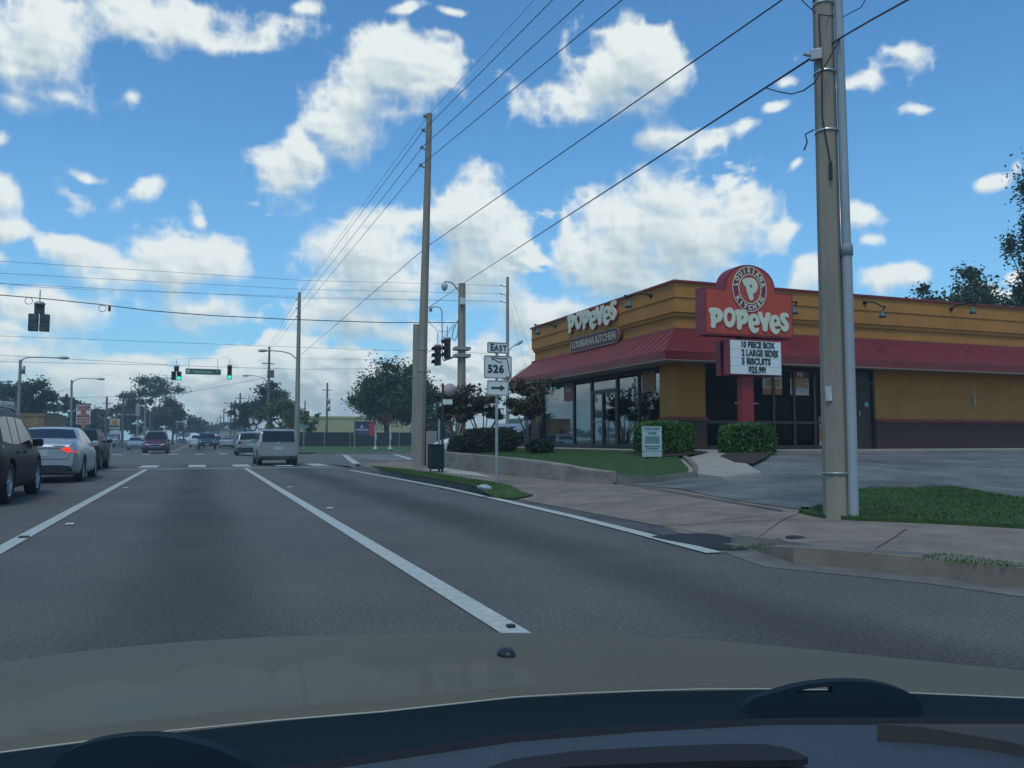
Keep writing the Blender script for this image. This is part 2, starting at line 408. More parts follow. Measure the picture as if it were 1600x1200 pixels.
def smooth_loop(lp, k=2):
    for _ in range(k):
        q = []
        for i in range(len(lp)):
            a, b = lp[i], lp[(i+1) % len(lp)]
            q += [(a[0]*.75+b[0]*.25, a[1]*.75+b[1]*.25), (a[0]*.25+b[0]*.75, a[1]*.25+b[1]*.75)]
        lp = q
    return lp
def ell(cx, cy, rx, ry, n=32): return [(cx+rx*math.cos(2*math.pi*i/n), cy+ry*math.sin(2*math.pi*i/n)) for i in range(n)]
# ------------------------------------------------------------------ ground, roads, pavements
def ss(a, b, x):
    t = max(0, min(1, (x-a)/(b-a))); return t*t*(3-2*t)
def lerpt(tab, x):
    if x <= tab[0][0]: return tab[0][1]
    for (a, b), (c, d) in zip(tab, tab[1:]):
        if x <= c: return b+(d-b)*(x-a)/(c-a)
    return tab[-1][1]
def xback(y): return lerpt([(8.7, 7.1), (15, 8.4), (21, 9.6)], y)
def h_lot(x, y): return .155 + .58*ss(8, 19.5, y)*ss(0, 4.2, x-xback(y))
def h_flat(x, y): return .15
WALLX = [(15.7, 8.15), (16.6, 7.95), (18.5, 7.72), (21, 7.62), (25, 7.8), (29, 8.1), (31.5, 8.6)]
def wallx(y): return lerpt(WALLX, y)
def walltop(y): return lerpt([(15.5, .36), (16.6, .42), (18, .52), (21, .59), (30, .64)], y)
def h_lawn(x, y):
    w = walltop(y); v = w + (.77-w)*ss(0, 5.0, x-wallx(y))*ss(15.5, 20, y)
    e = ss(19.5, 16.2, y)*ss(7.8, 9.2, x); return v*(1-e) + (h_lot(x, y)+.10)*e

g = MB(); g.add([(-1500,-600,-.06),(1500,-600,-.06),(1500,2500,-.06),(-1500,2500,-.06)], [(0,1,2,3)])
g.build('ground', m_far)['kind'] = 'structure'
g = MB(); g.add([(-11.5,-30,0),(5.45,-30,0),(5.45,39,0),(5.45,1200,0),(-11.5,1200,0),(-11.5,39,0)], [(0,1,2,3,4,5)])
g.build('road', m_road)['kind'] = 'structure'
g = MB(); g.add([(-260,39,.004),(-11.4,39,.004),(5.3,39,.004),(5.9,33,.002),(6.4,36.3,.004),(9,37,.004),(260,37,.004),(260,65.2,.004),(9,65.2,.004),(5.3,68,.004),(-11.4,68,.004),(-260,65,.004)], [tuple(range(12))])
m_side = asphalt('side_street_asphalt', (.11, .105, .095), (.14, .13, .115))
g.build('cross_street', m_side)['kind'] = 'structure'
g = MB(); g.add([(5.25,-30,-.004+.0),(9,-30,-.004),(9,8,-.004),(5.25,8,-.004)], [(0,1,2,3)]); g.build('road_shoulder', m_road)['kind'] = 'structure'
m_verge = mat('verge_grass', (.055, .115, .022), .95, var=.4, scale=.8, bump=.6, bscale=30)
def h_ne(x, y): return .10 + .38*ss(65, 76, y)*ss(6, 12, x)
surf('verge', [(5.5,66),(7,65.4),(9,65.3),(60,65.3),(160,65.3),(160,200),(60,200),(5.5,200)], h_ne, m_verge, 7)
g = MB(); g.add([(-260,68,.08),(-11.6,68,.08),(-11.6,1200,.08),(-260,1200,.08)], [(0,1,2,3)])
g.add([(-260,-30,.08),(-11.6,-30,.08),(-11.6,38,.08),(-260,38,.08)], [(0,1,2,3)]); g.build('verge', m_verge)['kind'] = 'structure'
g = MB(); g.add([(5.6,200,.1),(260,200,.1),(260,1200,.1),(5.6,1200,.1)], [(0,1,2,3)]); g.build('verge', m_verge)['kind'] = 'structure'
# kerbs across the junction
def kerb(pts, w, z0, z1, name='kerb', m_=None):
    mb = MB(); P = [Vector((p[0], p[1])) for p in pts]; n = len(P); vs = []
    for i, p in enumerate(P):
        d = (P[min(i+1, n-1)]-P[max(i-1, 0)]).normalized(); nn = Vector((-d.y, d.x))
        h = z1(p.x, p.y) if callable(z1) else z1
        for off, z in ((0, z0), (.025, h-.012), (.04, h), (w, h), (w, z0)):
            q = p+nn*(-off); vs.append((q.x, q.y, z))
    fs = []
    for i in range(n-1):
        for k in range(4): fs.append((i*5+k, (i+1)*5+k, (i+1)*5+k+1, i*5+k+1))
    mb.add(vs, fs); o = mb.build(name, m_ or m_kerb); o['kind'] = 'structure'; return o
corner = [(5.42,14.9),(5.42,15.4),(5.42,15.9),(5.42,16.4),(5.42,17),(5.42,22),(5.42,28),(5.5,30.2),(5.8,32),(6.4,33.8),(7.3,35.2),(8.4,36.1),(9.6,36.6),(14,37),(40,37)]
kerb(corner, .18, 0, lambda x, y: .012+.148*ss(14.9, 16.6, y))
surf('gutter', [(4.98,6.9),(5.42,6.9)]+[(5.44,10),(5.44,28)]+[(5.5,30.2),(5.8,32),(6.4,33.8),(7.3,35.2),(7.0,35.5),(6.0,34.1),(5.4,32.1),(5.1,30),(5.05,20),(5.02,10)], lambda x, y: .007, m_gutter, 2)
kerb([(60,65.2),(9,65.2),(7,65.9),(5.8,67.3),(5.45,69),(5.45,190)], .18, 0, lambda x, y: .14)
kerb([(-11.5,1190),(-11.5,70),(-12.4,68.4),(-60,68)][::-1], .18, 0, .13) if False else None
# pavement along the lane, driveway apron included
ramp_h = lambda x, y: .15*ss(5.45, 6.6, x) if 7.4 < y < 16.4 else .15
def h_walk(x, y):
    k = ss(15.9, 14.6, y)*ss(5.9, 7.2, y); base = .15
    return base*(1-k) + base*ss(5.2, 6.9, x)*k + .004
near = [G(1172,859,.0), G(1240,882,0), G(1360,893,0), G(1480,905,0), G(1600,921,0), G(1800,948,0)]
near = [(p.x, p.y) for p in near]
ne_ = [(5.02, 7.25)] + near + [(near[-1][0]+2, near[-1][1]-1.4)]
walk = [(ne_[i][0]+.0, ne_[i][1]+.0) for i in range(len(ne_))][::-1]
inner = [G(*p, .15) for p in ((1800,842),(1600,823),(1450,815),(1340,811),(1290,808),(1250,797),(1150,783),(1060,765),(1005,757))]
outline = walk + [(5.25,8),(5.44,9),(5.44,16.5),(5.55,17),(5.55,28),(5.65,30.2),(5.95,32),(6.5,33.6),(7.4,34.9),(8.5,35.8),(9.7,36.3),(14,36.7),(14,33),(8.9,32.5),(8.75,31.5)] + [(wallx(y)+.1, y) for y in (29,25,21,18.5,16.6,15.8)] + [(8.35,15.3)] + [(p.x, p.y) for p in inner[::-1]]
surf('pavement', outline, h_walk, m_conc, .45, skirt=.16)
# near kerb face in front of the pavement
kn = MB(); vs = []
kl = [(5.06, 7.3)] + near + [(near[-1][0]+2, near[-1][1]-1.4)]
for i, (x, y) in enumerate(kl):
    a = Vector(kl[max(i-1, 0)]); b = Vector(kl[min(i+1, len(kl)-1)]); d = (b-a).normalized(); nn = Vector((-d.y, d.x))
    hh = h_walk(x, y) + .010
    for off, z in ((-.34, .004), (-.02, .008), (0, .01), (.045, hh-.02), (.07, hh), (.22, hh), (.24, .1)):
        q = Vector((x, y))+nn*off; vs.append((q.x, q.y, z))
kn.add(vs, [(i*7+k, (i+1)*7+k, (i+1)*7+k+1, i*7+k+1) for i in range(len(kl)-1) for k in range(6)]); o = kn.build('kerb', m_kerb); o['kind'] = 'structure'
# joints cut in the concrete
jm = mat('concrete_joint', (.06, .048, .04), .95)
jb = MB()
def joint(p, q, w=.007, z=None):
    p = Vector(p[:2]); q = Vector(q[:2]); d = (q-p).normalized(); nn = Vector((-d.y, d.x))*w; k = 8
    for i in range(k):
        a = p.lerp(q, i/k); b = p.lerp(q, (i+1)/k)
        vs = [a-nn, b-nn, b+nn, a+nn]; jb.add([(v.x, v.y, (h_walk(v.x, v.y) if z is None else z)+.003) for v in vs], [(0,1,2,3)])
for y in (19.4, 21.4, 23.4, 25.4, 27.4, 29.4): joint((6.45, y), (wallx(y)-.02, y))
joint((5.9, 16.9), (8.0, 15.9)); joint((5.44, 12), (7.9, 12.2)); joint((5.6, 7.4), (7.4, 8.75)); joint((5.5, 9.1), (6.7, 8.0)); joint(near[2], (7.0, 6.7)) ; joint((7.0, 8.55), (5.6, 8.9)); joint((5.9,10.3),(7.5,10.3))
joint((5.45,7.6),(5.45,16.5), .012)
jb.build('pavement_joints', jm)['kind'] = 'structure'
# patched asphalt and weeds at the apron edge
px = [(1012,831),(1045,829),(1075,827),(1110,828),(1150,836),(1182,847),(1160,852),(1120,851),(1075,843),(1035,836)]
surf('asphalt_patch', smooth_loop([tuple(G(*p, .06)[:2]) for p in px]), lambda x, y: (h_walk(x, y) if x > 5.25 else .006)+.008, m_patch, .15)
# fresh concrete slab by the bus stop
surf('pavement_slab', [tuple(G(*p, .16)[:2]) for p in ((662,733),(690,731),(742,738),(770,746),(735,742),(700,739))], lambda x, y: .16, mat('new_concrete', (.42, .40, .33), .9, var=.1), .5)
# verge between kerb and pavement
vg = [G(*p, .17) for p in ((578,728),(640,734),(700,743),(771,754),(834,765),(800,767),(768,764),(700,751),(640,741),(595,733))]
surf('grass_verge', [(p.x, p.y) for p in vg], lambda x, y: h_walk(x, y)+.022, mat('verge_turf', (.055,.115,.018), .9, var=.4, scale=5, bump=.8, bscale=100), .5)
# parking lot, grass island
isl_up = [G(*p, .19) for p in ((1248,797),(1290,784),(1342,771),(1400,763),(1440,759),(1464,759),(1482,764),(1540,775),(1600,786),(1800,820))]
isl_lo = [G(*p, .19) for p in ((1800,836),(1600,821),(1450,813),(1340,809),(1290,806),(1262,801))]
isl = [(p.x, p.y) for p in isl_up + isl_lo]
surf('parking_lot', [(8.4,15.35)]+[(p.x, p.y) for p in inner[::-1][1:5]]+[(7.1,7.9),(9,6.5),(14,3),(48,3),(48,21.8),(9.2,21.8)], lambda x, y: h_lot(x, y)+.006, m_lot, .8)
def h_isl(x, y): return .20 + .10*ss(0, 2.2, x-8.2)*.6
surf('grass_island', isl, h_isl, m_grass, .35, skirt=.1)
kk = kerb([(p.x, p.y) for p in isl_up[:9]][::1], .13, .1, .235)
# dark tar seams on the lot
tar = MB()
for a, b in (((7.2,8.9),(8.35,15.2)), ):
    a = Vector(a); b = Vector(b); d = (b-a).normalized(); nn = Vector((-d.y, d.x))*.03
    for i in range(12):
        p = a.lerp(b, i/12); q = a.lerp(b, (i+1)/12); tar.add([(v.x, v.y, .168+.002*i) for v in (p-nn, q-nn, q+nn, p+nn)], [(0,1,2,3)])
tar.build('tar_seam', m_patch)['kind'] = 'structure'
# lawn behind the retaining wall
hkt = lambda x, y: max(h_lot(x, y)+.11, .20)
lf = [onh(*p, hkt) for p in ((975,748),(1030,744),(1076,738),(1075,730),(1060,716))]
lawn = [(wallx(y)+.1, y) for y in (31.5,29,25,21,18.5,16.6,15.9)] + [(p.x, p.y) for p in lf] + [(11.9,20.4),(12.0,21.3),(12.05,33),(9,32.5)]
surf('lawn', lawn, lambda x, y: h_lawn(x, y)+.01, m_grass, .5, skirt=.25)
# retaining wall: a thing of its own
rw = MB(); vs = []
ysw = [31.5, 30, 28, 26, 24, 22, 20, 18.5, 17.4, 16.6, 16.0, 15.7]
for y in ysw:
    x = wallx(y); t = walltop(y)
    for off, z in ((0, .1), (0, t+.03), (.02, t+.05), (.2, t+.05), (.22, .2)): vs.append((x+off, y, z))
rw.add(vs, [(i*5+k, (i+1)*5+k, (i+1)*5+k+1, i*5+k+1) for i in range(len(ysw)-1) for k in range(4)])
e = len(vs)-5; rw.f.append((e, e+1, e+2, e+3, e+4)); rw.sm.append(False)
tag(rw.build('retaining_wall', m_wallc), 'low stained concrete retaining wall between the pavement and the lawn', 'wall')
kerb([(8.3,15.62)]+[(p.x-.02, p.y-.12) for p in lf[:3]]+[(lf[3].x+.1, lf[3].y), (lf[4].x+.1, lf[4].y)], .14, .1, lambda x, y: h_lawn(x, y)+.03)
# walkway to the doors with planting island
def h_way(x, y): return h_lot(x, y)+.07
wp = [onh(*p, h_way) for p in ((1080,742),(1130,745),(1190,738),(1222,706))]
surf('walkway', [(lf[2].x+.12, lf[2].y)]+[(p.x, p.y) for p in wp[1:3]]+[(13.6,19.6),(14.9,21.4),(12.6,21.4),(11.2,20.6),(10.9,18.8)], h_way, mat('walkway_concrete', (.33, .29, .235), .9, var=.15, scale=2), .5, skirt=.3)
surf('walkway', [(12.0,20.2),(32,20.2),(32,21.7),(13.5,21.7),(13.5,32.8),(12.0,32.8)], lambda x, y: .79, MATS['walkway_concrete'], 1.2, skirt=.2)
mu = [onh(*p, h_way) for p in ((1126,713),(1148,722),(1176,725),(1197,715),(1208,706),(1170,703))]
surf('mulch_bed', [(p.x, p.y) for p in mu], lambda x, y: h_lot(x, y)+.085, m_mulch, .5, skirt=.03)
# road markings
def strip(pts, w, m_, name='road_marking', z=.008):
    mb = MB(); P = [Vector(p[:2]) for p in pts]; vs = []
    for i, p in enumerate(P):
        d = (P[min(i+1, len(P)-1)]-P[max(i-1, 0)]).normalized(); nn = Vector((-d.y, d.x))*w/2
        vs += [(p.x-nn.x, p.y-nn.y, z), (p.x+nn.x, p.y+nn.y, z)]
    mb.add(vs, [(2*i, 2*i+2, 2*i+3, 2*i+1) for i in range(len(P)-1)]); o = mb.build(name, m_); o['kind'] = 'structure'; return o
strip([(-1.84, 1), (-1.84, 33.2)], .155, m_paint)
strip([(1.70, 4.28), (1.66, 20), (1.65, 33.2)], .165, m_paint)
ed = [G(*p) for p in ((548,735),(620,748),(700,763),(800,785),(900,808),(1000,833),(1060,849),(1122,865))]
strip([(p.x-.04, p.y) for p in ed], .18, m_paint, z=.013)
strip([(-5.4, 33.3), (5.0, 33.3)], .42, m_paint)
def blocks(xs, y0, y1, w, z=.012):
    mb = MB()
    for x in xs: mb.add([(x-w/2, y0, z), (x+w/2, y0, z), (x+w/2, y1, z), (x-w/2, y1, z)], [(0,1,2,3)])
    mb.build('crosswalk_marking', m_paint)['kind'] = 'structure'
blocks([G(x, 728.5).x for x in (152, 235, 308, 378, 446, 504)], 35.0, 38.2, .68)
blocks([G(x, 709.8).x for x in (143, 187, 229, 271, 311, 350, 392)], 65.5, 68.6, .62)
mb = MB()
for y in (41, 44, 47, 50, 53, 56, 59): mb.add([(9.0, y, .012), (12.6, y, .012), (12.6, y+.6, .012), (9.0, y+.6, .012)], [(0,1,2,3)])
mb.build('crosswalk_marking', m_paint)['kind'] = 'structure'
strip([G(557,725), G(546,717), G(538,711)], .35, m_paint, z=.016)
strip([G(646,719), G(616,710)], .35, m_paint, z=.016)
strip([(-2.15, 71), (-2.15, 900)], .12, m_yel); strip([(-2.45, 71), (-2.45, 900)], .12, m_yel)
for x in (1.6, -5.8): 
    for y in range(74, 260, 12): strip([(x, y), (x, y+3)], .12, m_paint)
strip([(-8.9, 69), (-8.9, 100)], .12, m_paint)
for p in ((505,798),(448,765),(212,808-22),(107,755)): pass
# raised pavement markers and the manhole
mkm = mat('pavement_marker', (.5, .5, .46), .4)
k = 0
for (x, y) in ((-1.55, 12.0), (-1.55, 20.5), (1.95, 13.3), (1.95, 19.5), (1.72, 4.55), (-1.82, 10.6)):
    mb = MB(); s_r = .05 if k != 4 else .025; mb.bevbox((x-s_r, y-s_r, .006), (x+s_r, y+s_r, .026), .008); o = mb.build('road_stud', mkm if k < 4 else m_black)
    tag(o, ['small pale road stud beside the left lane line, nearer one', 'small pale road stud beside the left lane line, farther one', 'small pale road stud right of the middle lane line, nearer one', 'small pale road stud right of the middle lane line, farther one', 'small dark stud at the near end of the middle lane line', 'small dark stud set in the left lane line'][k], 'road stud', 'road studs along the lane lines'); k += 1
c = G(1245, 826.5, .155)
mb = MB(); mb.lathe([(0, .010), (.10, .010), (.115, .006), (.12, 0)], (c.x, c.y, h_walk(c.x, c.y)+.002)); tag(mb.build('valve_cover', mat('cast_iron', (.05, .05, .05), .6, .6)), 'small round iron cover in the pavement near the tall pole', 'utility cover')
c = G(757, 764.5, .16); bm = bmesh.new(); bmesh.ops.create_icosphere(bm, subdivisions=2, radius=.11)
for v in bm.verts: v.co = Vector((v.co.x*1.3, v.co.y, v.co.z*.5)) * (1+.35*noise.noise(v.co*9)); v.co += Vector((c.x, c.y, .2))
bm.verts.index_update(); mb = MB(); mb.add([v.co for v in bm.verts], [[v.index for v in f.verts] for f in bm.faces])
tag(mb.build('plastic_bag', mat('crumpled_plastic', (.35, .38, .38), .3)), 'crumpled pale plastic bag lying on the verge by the kerb', 'litter')

# ------------------------------------------------------------------ restaurant building
BX, BY, BX2, BY2 = 13.6, 21.6, 42.0, 33.0; Z0 = .80; ZT = 6.0
bld = thing('restaurant', 'mustard fast food restaurant with a red metal awning roof and glass front', 'building', (BX, BY, 0))
def bpart(mb, name, m_, par=None):
    par = par or bld; o = mb.build(name, m_); o.parent = par
    par_m = Vector((BX, BY, 0))
    for v in o.data.vertices: v.co -= par_m
    return o
ZE, ZR = 3.44, 4.42       # eave underside, top of the mansard
w = MB()
# parapet with its stepped bands (mitred runs round the corner)
def band(mb, off, z0, z1):
    x0, y0 = BX-off, BY-off
    mb.box((x0, y0, z0), (BX2, BY+.3, z1)); mb.box((x0, BY+.3, z0), (BX+.3, BY2+off, z1)); mb.box((BX+.3, BY2-.3, z0), (BX2, BY2+off, z1))
band(w, .0, ZR-.1, 4.90)
band(w, .06, 4.90, 5.02)
band(w, .11, 5.02, 5.47)
band(w, .14, 5.47, 5.50)
band(w, .11, 5.50, 5.93)
w.box((BX+.3, BY+.3, 5.3), (BX2, BY2-.3, 5.4))
# corner column, far column and the south wall
w.box((BX, BY, 1.78), (BX+1.02, BY+1.02, ZR-.1))
w.box((BX, BY2-.55, 1.78), (BX+.55, BY2, ZR-.1))
DX0, DX1 = AY(1334,650,BY).x, AY(1368,650,BY).x
w.box((DX1, BY, 1.78), (BX2, BY+.25, ZR-.1))
w.box((BX2-.2, BY+.25, Z0), (BX2, BY2-.3, ZR-.1)); w.box((BX+.55, BY2-.25, Z0), (BX2-.2, BY2, ZR-.1))
bpart(w, 'wall', m_orange)
for (a, b) in (((BX-.02, BY-.02), (BX+1.04, BY+1.04)), ((BX-.02, BY2-.57), (BX+.57, BY2+.02)), ((DX1, BY-.02), (BX2, BY+.22))):
    w = MB(); w.box((*a, Z0-.1), (*b, 1.70)); bpart(w, 'wainscot', m_brown)
for (a, b) in (((BX-.05, BY-.05), (BX+1.07, BY+1.07)), ((DX1, BY-.05), (BX2, BY+.2)), ((BX-.05, BY2-.6), (BX+.6, BY2+.05))):
    w = MB(); w.box((*a, 1.70), (*b, 1.80)); bpart(w, 'rail_trim', m_redtrim)
w = MB(); band(w, .17, 5.93, 6.0); bpart(w, 'coping', m_redtrim)
w = MB(); band(w, .12, ZR-.02, ZR+.10); bpart(w, 'flashing', m_redtrim)
# mansard awning roof with standing seams
EO = 1.02; NO = .40; zi = ZE+.24
rf = MB(); a = (BX-.12, BY-.12); e = (BX-EO, BY-EO)
rf.add([(a[0], a[1], ZR), (BX2, a[1], ZR), (BX2, e[1], zi), (e[0], e[1], zi)], [(0,1,2,3)])
rf.add([(a[0], a[1], ZR), (e[0], e[1], zi), (e[0], BY2+NO, zi), (a[0], BY2+.12, ZR)], [(0,1,2,3)])
rf.add([(a[0], BY2+.12, ZR), (e[0], BY2+NO, zi), (BX2, BY2+NO, zi), (BX2, BY2+.12, ZR)], [(0,1,2,3)])
sl = (EO-.12)
def seam(p, q): rf.tube([p, q], .016, 4)
x = BX-EO+.2
while x < BX2:
    t = max(0, (BX-.12-x)/sl); seam((x, BY-EO, zi+.012), (x, BY-EO+(1-t)*sl, zi+(1-t)*(ZR-zi)+.012)); x += .42
y = BY-EO+.2
while y < BY2+NO:
    t = max(0, (BY-.12-y)/sl, (y-BY2-.12)/sl); seam((BX-EO, y, zi+.012), (BX-EO+(1-t)*sl, y, zi+(1-t)*(ZR-zi)+.012)); y += .42
seam((a[0], a[1], ZR+.015), (e[0], e[1], zi+.015))
bpart(rf, 'awning_roof', m_redm)
w = MB()
w.box((e[0]-.02, e[1]-.02, ZE), (BX2, e[1]+.05, zi+.01)); w.box((e[0]-.02, e[1]+.05, ZE), (e[0]+.05, BY2+NO, zi+.01)); w.box((e[0]+.05, BY2+NO-.05, ZE), (BX2, BY2+NO+.02, zi+.01))
bpart(w, 'fascia', m_redm)
w = MB(); w.box((e[0]-.035, e[1]-.035, ZE-.03), (BX2, e[1]+.03, ZE)); w.box((e[0]-.035, e[1]+.03, ZE-.03), (e[0]+.03, BY2+NO, ZE)); bpart(w, 'drip_edge', m_soffit)
w = MB(); w.box((e[0]+.06, e[1]+.06, ZE+.03), (BX2, BY+.02, ZE+.06)); w.box((e[0]+.06, BY+.02, ZE+.03), (BX+.02, BY2+NO-.06, ZE+.06)); bpart(w, 'soffit', m_soffit)
# storefront on the street side: X = BX+.1
FX = BX+.12
def fy(px_): return AX(px_, 650, FX).y
my = [fy(p) for p in (877, 898, 926, 966, 1000)]
fr = MB(); y_end = BY2-.55; y_beg = BY+1.02
for y, wd in ((y_end-.09, .16), (my[1], .12), (my[2], .12), (my[3], .13), (my[4], .10), (y_beg+.05, .1)):
    fr.box((FX-.06, y-wd/2, Z0), (FX+.06, y+wd/2, ZE))
fr.box((FX-.05, y_beg, Z0), (FX+.05, y_end, Z0+.14)); fr.box((FX-.05, y_beg, ZE-.1), (FX+.05, y_end, ZE))
wf = bpart(fr, 'window_frame', m_frame)
spans = [(my[1], y_end), (my[2], my[1]), (my[4], my[3]), (y_beg, my[4])]
for (y0, y1) in spans:
    w = MB(); w.box((FX-.008, y0+.02, Z0+.12), (FX+.008, y1-.02, ZE-.08)); bpart(w, 'window', m_glass)
# doors
zd = AX(945, 613, FX).z; ym = fy(944)
w = MB(); w.box((FX-.07, my[3]+.05, zd-.04), (FX+.07, my[2]-.05, zd+.10)); w.box((FX-.07, ym-.05, Z0), (FX+.07, ym+.05, zd-.04))
w.box((FX-.06, my[3]+.06, Z0+.02), (FX+.06, my[3]+.13, zd-.04)); w.box((FX-.06, my[2]-.13, Z0+.02), (FX+.06, my[2]-.06, zd-.04)); bpart(w, 'door_frame', m_frame)
w = MB(); w.box((FX-.008, my[3]+.06, zd+.1), (FX+.008, my[2]-.06, ZE-.1)); bpart(w, 'transom_window', m_glass)
for (y0, y1) in ((my[3]+.14, ym-.06), (ym+.06, my[2]-.14)):
    w = MB(); w.box((FX-.012, y0, Z0+.05), (FX+.012, y1, zd-.05)); d = bpart(w, 'door', m_glass)
    w = MB(); w.tube([(FX-.10, y0+.05, Z0+.95), (FX-.10, y1-.05, Z0+.95)], .018, 6); w.tube([(FX, y0+.08, Z0+.95), (FX-.10, y0+.08, Z0+.95)], .012, 6); w.tube([(FX, y1-.08, Z0+.95), (FX-.10, y1-.08, Z0+.95)], .012, 6)
    hb = w.build('handle', m_galv); hb.parent = d
    for v in hb.data.vertices: v.co -= Vector((BX, BY, 0))
# south storefront
GY = BY+.18; gx = [BX+1.02, AY(1160,650,GY).x, AY(1196,650,GY).x+.3, AY(1240,650,GY).x, AY(1272,650,GY).x, AY(1288,650,GY).x, DX0-.02]
gz = AY(1200,660,GY).z
fr = MB()
for x in gx: fr.box((x-.05, GY-.06, Z0), (x+.05, GY+.06, ZE))
fr.box((gx[0], GY-.05, ZE-.12), (gx[-1], GY+.05, ZE)); fr.box((gx[0], GY-.05, gz-.05), (gx[-2], GY+.05, gz+.05)); fr.box((gx[0], GY-.05, Z0), (gx[-1], GY+.05, Z0+.12))
bpart(fr, 'window_frame', m_frame)
for a_, b_ in zip(gx, gx[1:]):
    w = MB(); w.box((a_+.03, GY-.008, Z0+.1), (b_-.03, GY+.008, ZE-.1)); bpart(w, 'window', m_glass2)
w = MB(); w.box((gx[0]+.05, GY+.02, Z0+.12), (gx[-2]-.05, GY+.06, gz-.05)); bpart(w, 'kick_panel', m_black)
# side door with its frame
w = MB(); w.box((DX0+.06, BY+.10, Z0), (DX1-.06, BY+.16, ZE-.45)); d = bpart(w, 'service_door', mat('dark_brown_door', (.045, .026, .018), .6, var=.1))
w = MB(); w.box((DX0, BY+.02, Z0), (DX0+.07, BY+.22, ZE-.1)); w.box((DX1-.07, BY+.02, Z0), (DX1, BY+.22, ZE-.1)); w.box((DX0+.07, BY+.02, ZE-.45), (DX1-.07, BY+.22, ZE-.38)); w.box((DX0+.07, BY+.1, ZE-.38), (DX1-.07, BY+.2, ZE)); bpart(w, 'door_frame', m_frame)
w = MB(); c = AY(1354, 632, BY+.09); w.lathe([(0, 0), (.085, 0), (.085, -.008), (0, -.008)], (c.x, BY+.095, c.z), 'Y', 16); bpart(w, 'door_sticker', mat('pale_blue_sticker', (.25, .55, .62), .5))
w = MB(); c = AY(1343, 645, BY+.05); w.bevbox((c.x-.03, BY+.03, c.z-.10), (c.x+.03, BY+.1, c.z+.05), .01); bpart(w, 'door_handle', m_galv)
# joint and small conduit on the plain wall
w = MB(); c = AY(1521, 620, BY); w.box((c.x-.012, BY-.012, 1.8), (c.x+.012, BY, ZE)); w.box((c.x-.04, BY-.05, 2.35), (c.x+.04, BY-.0, 2.65)); bpart(w, 'conduit', m_galv)
# interior seen through the glass
w = MB(); w.box((BX+.1, BY+.25, Z0-.02), (BX2-.3, BY2-.3, Z0)); bpart(w, 'floor', mat('quarry_tile_floor', (.20, .12, .075), .5, var=.2, scale=4))
w = MB(); w.box((BX+.05, BY+.3, ZE+.02), (BX2-.3, BY2-.3, ZE+.06)); bpart(w, 'ceiling', mat('ceiling_tile', (.30, .30, .27), .9))
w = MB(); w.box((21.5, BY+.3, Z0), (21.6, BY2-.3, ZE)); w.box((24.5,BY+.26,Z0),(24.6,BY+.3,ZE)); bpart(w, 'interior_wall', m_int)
w = MB(); w.bevbox((18.3, 24.4, Z0), (19.0, BY2-1.2, Z0+1.05), .02); bpart(w, 'counter', m_tan)
w = MB(); w.box((18.3, 25, 3.0), (18.4, 31.5, 3.6)); bpart(w, 'menu_board', mat('menu_board', (.20, .07, .04), .5, var=.6, scale=3))
m_litstrip = mat('lit_strip_glow', (.8,.8,.75), .4, emit=((.95,1,.92), 1.6))  # glowing strips placed for the small white glints in the south windows
for (xa, xb, yy) in ((1177,1183,630),(1205,1226,630.5),(1231,1236,630.5),(1150,1160,629),(1099,1104,587)):
    a_, b_ = AY(xa, yy, 27.0), AY(xb, yy, 27.0); w = MB(); w.box((a_.x, 26.9, a_.z-.03), (b_.x, 27.1, a_.z+.01)); bpart(w, 'lit_strip', m_litstrip)
# wall lamps (gooseneck)
def gooseneck(base, out_, drop_to):
    b = Vector(base); o_ = Vector(out_); t = bld
    w = MB(); pts = []
    for i in range(15):
        u = i/14
        if u < .7: p = b.lerp(o_, u/.7); p.z += .10*math.sin(u/.7*math.pi*1.0)*.8
        else:
            q = (u-.7)/.3; p = o_ + Vector((o_-b).normalized()*.16*math.sin(q*math.pi)) + Vector((0, 0, .10*math.sin(q*math.pi)-.12*q))
        pts.append(p)
    w.tube(pts, .022, 6); w.lathe([(.0, -.03), (.07, -.03), (.07, .03), (0, .03)], b, 'Y' if abs((o_-b).y) > abs((o_-b).x) else 'X', 10)
    arm = bpart(w, 'wall_lamp', m_dkgreen)
    e_ = pts[-1]; s_ = MB(); s_.lathe([(.02, .03), (.04, -.02), (.05, -.08), (.10, -.15), (.12, -.23), (.11, -.23), (.09, -.15), (.04, -.06), (0, -.05)], e_, 'Z', 14)
    sh = s_.build('lamp_shade', mat('lamp_shade_green', (.05, .12, .11), .5)); sh.parent = arm
    for v in sh.data.vertices: v.co -= Vector((BX, BY, 0))
def south_lamp(pb, ps):
    b = AY(*pb, BY-.13); s_ = AY(*ps, BY-1.0); gooseneck(b, (s_.x, BY-1.0, s_.z+.22), None)
def west_lamp(pb, ps):
    b = AX(*pb, BX-.13); s_ = AX(*ps, BX-1.0); gooseneck(b, (BX-1.0, s_.y, s_.z+.22), None)
south_lamp((1351,473),(1379,490)); south_lamp((1486,483),(1520,484)); south_lamp((1215,467),(1241,484))
west_lamp((1017,462),(982,474)); west_lamp((868,510),(840,517))
KIDS_DONE = True

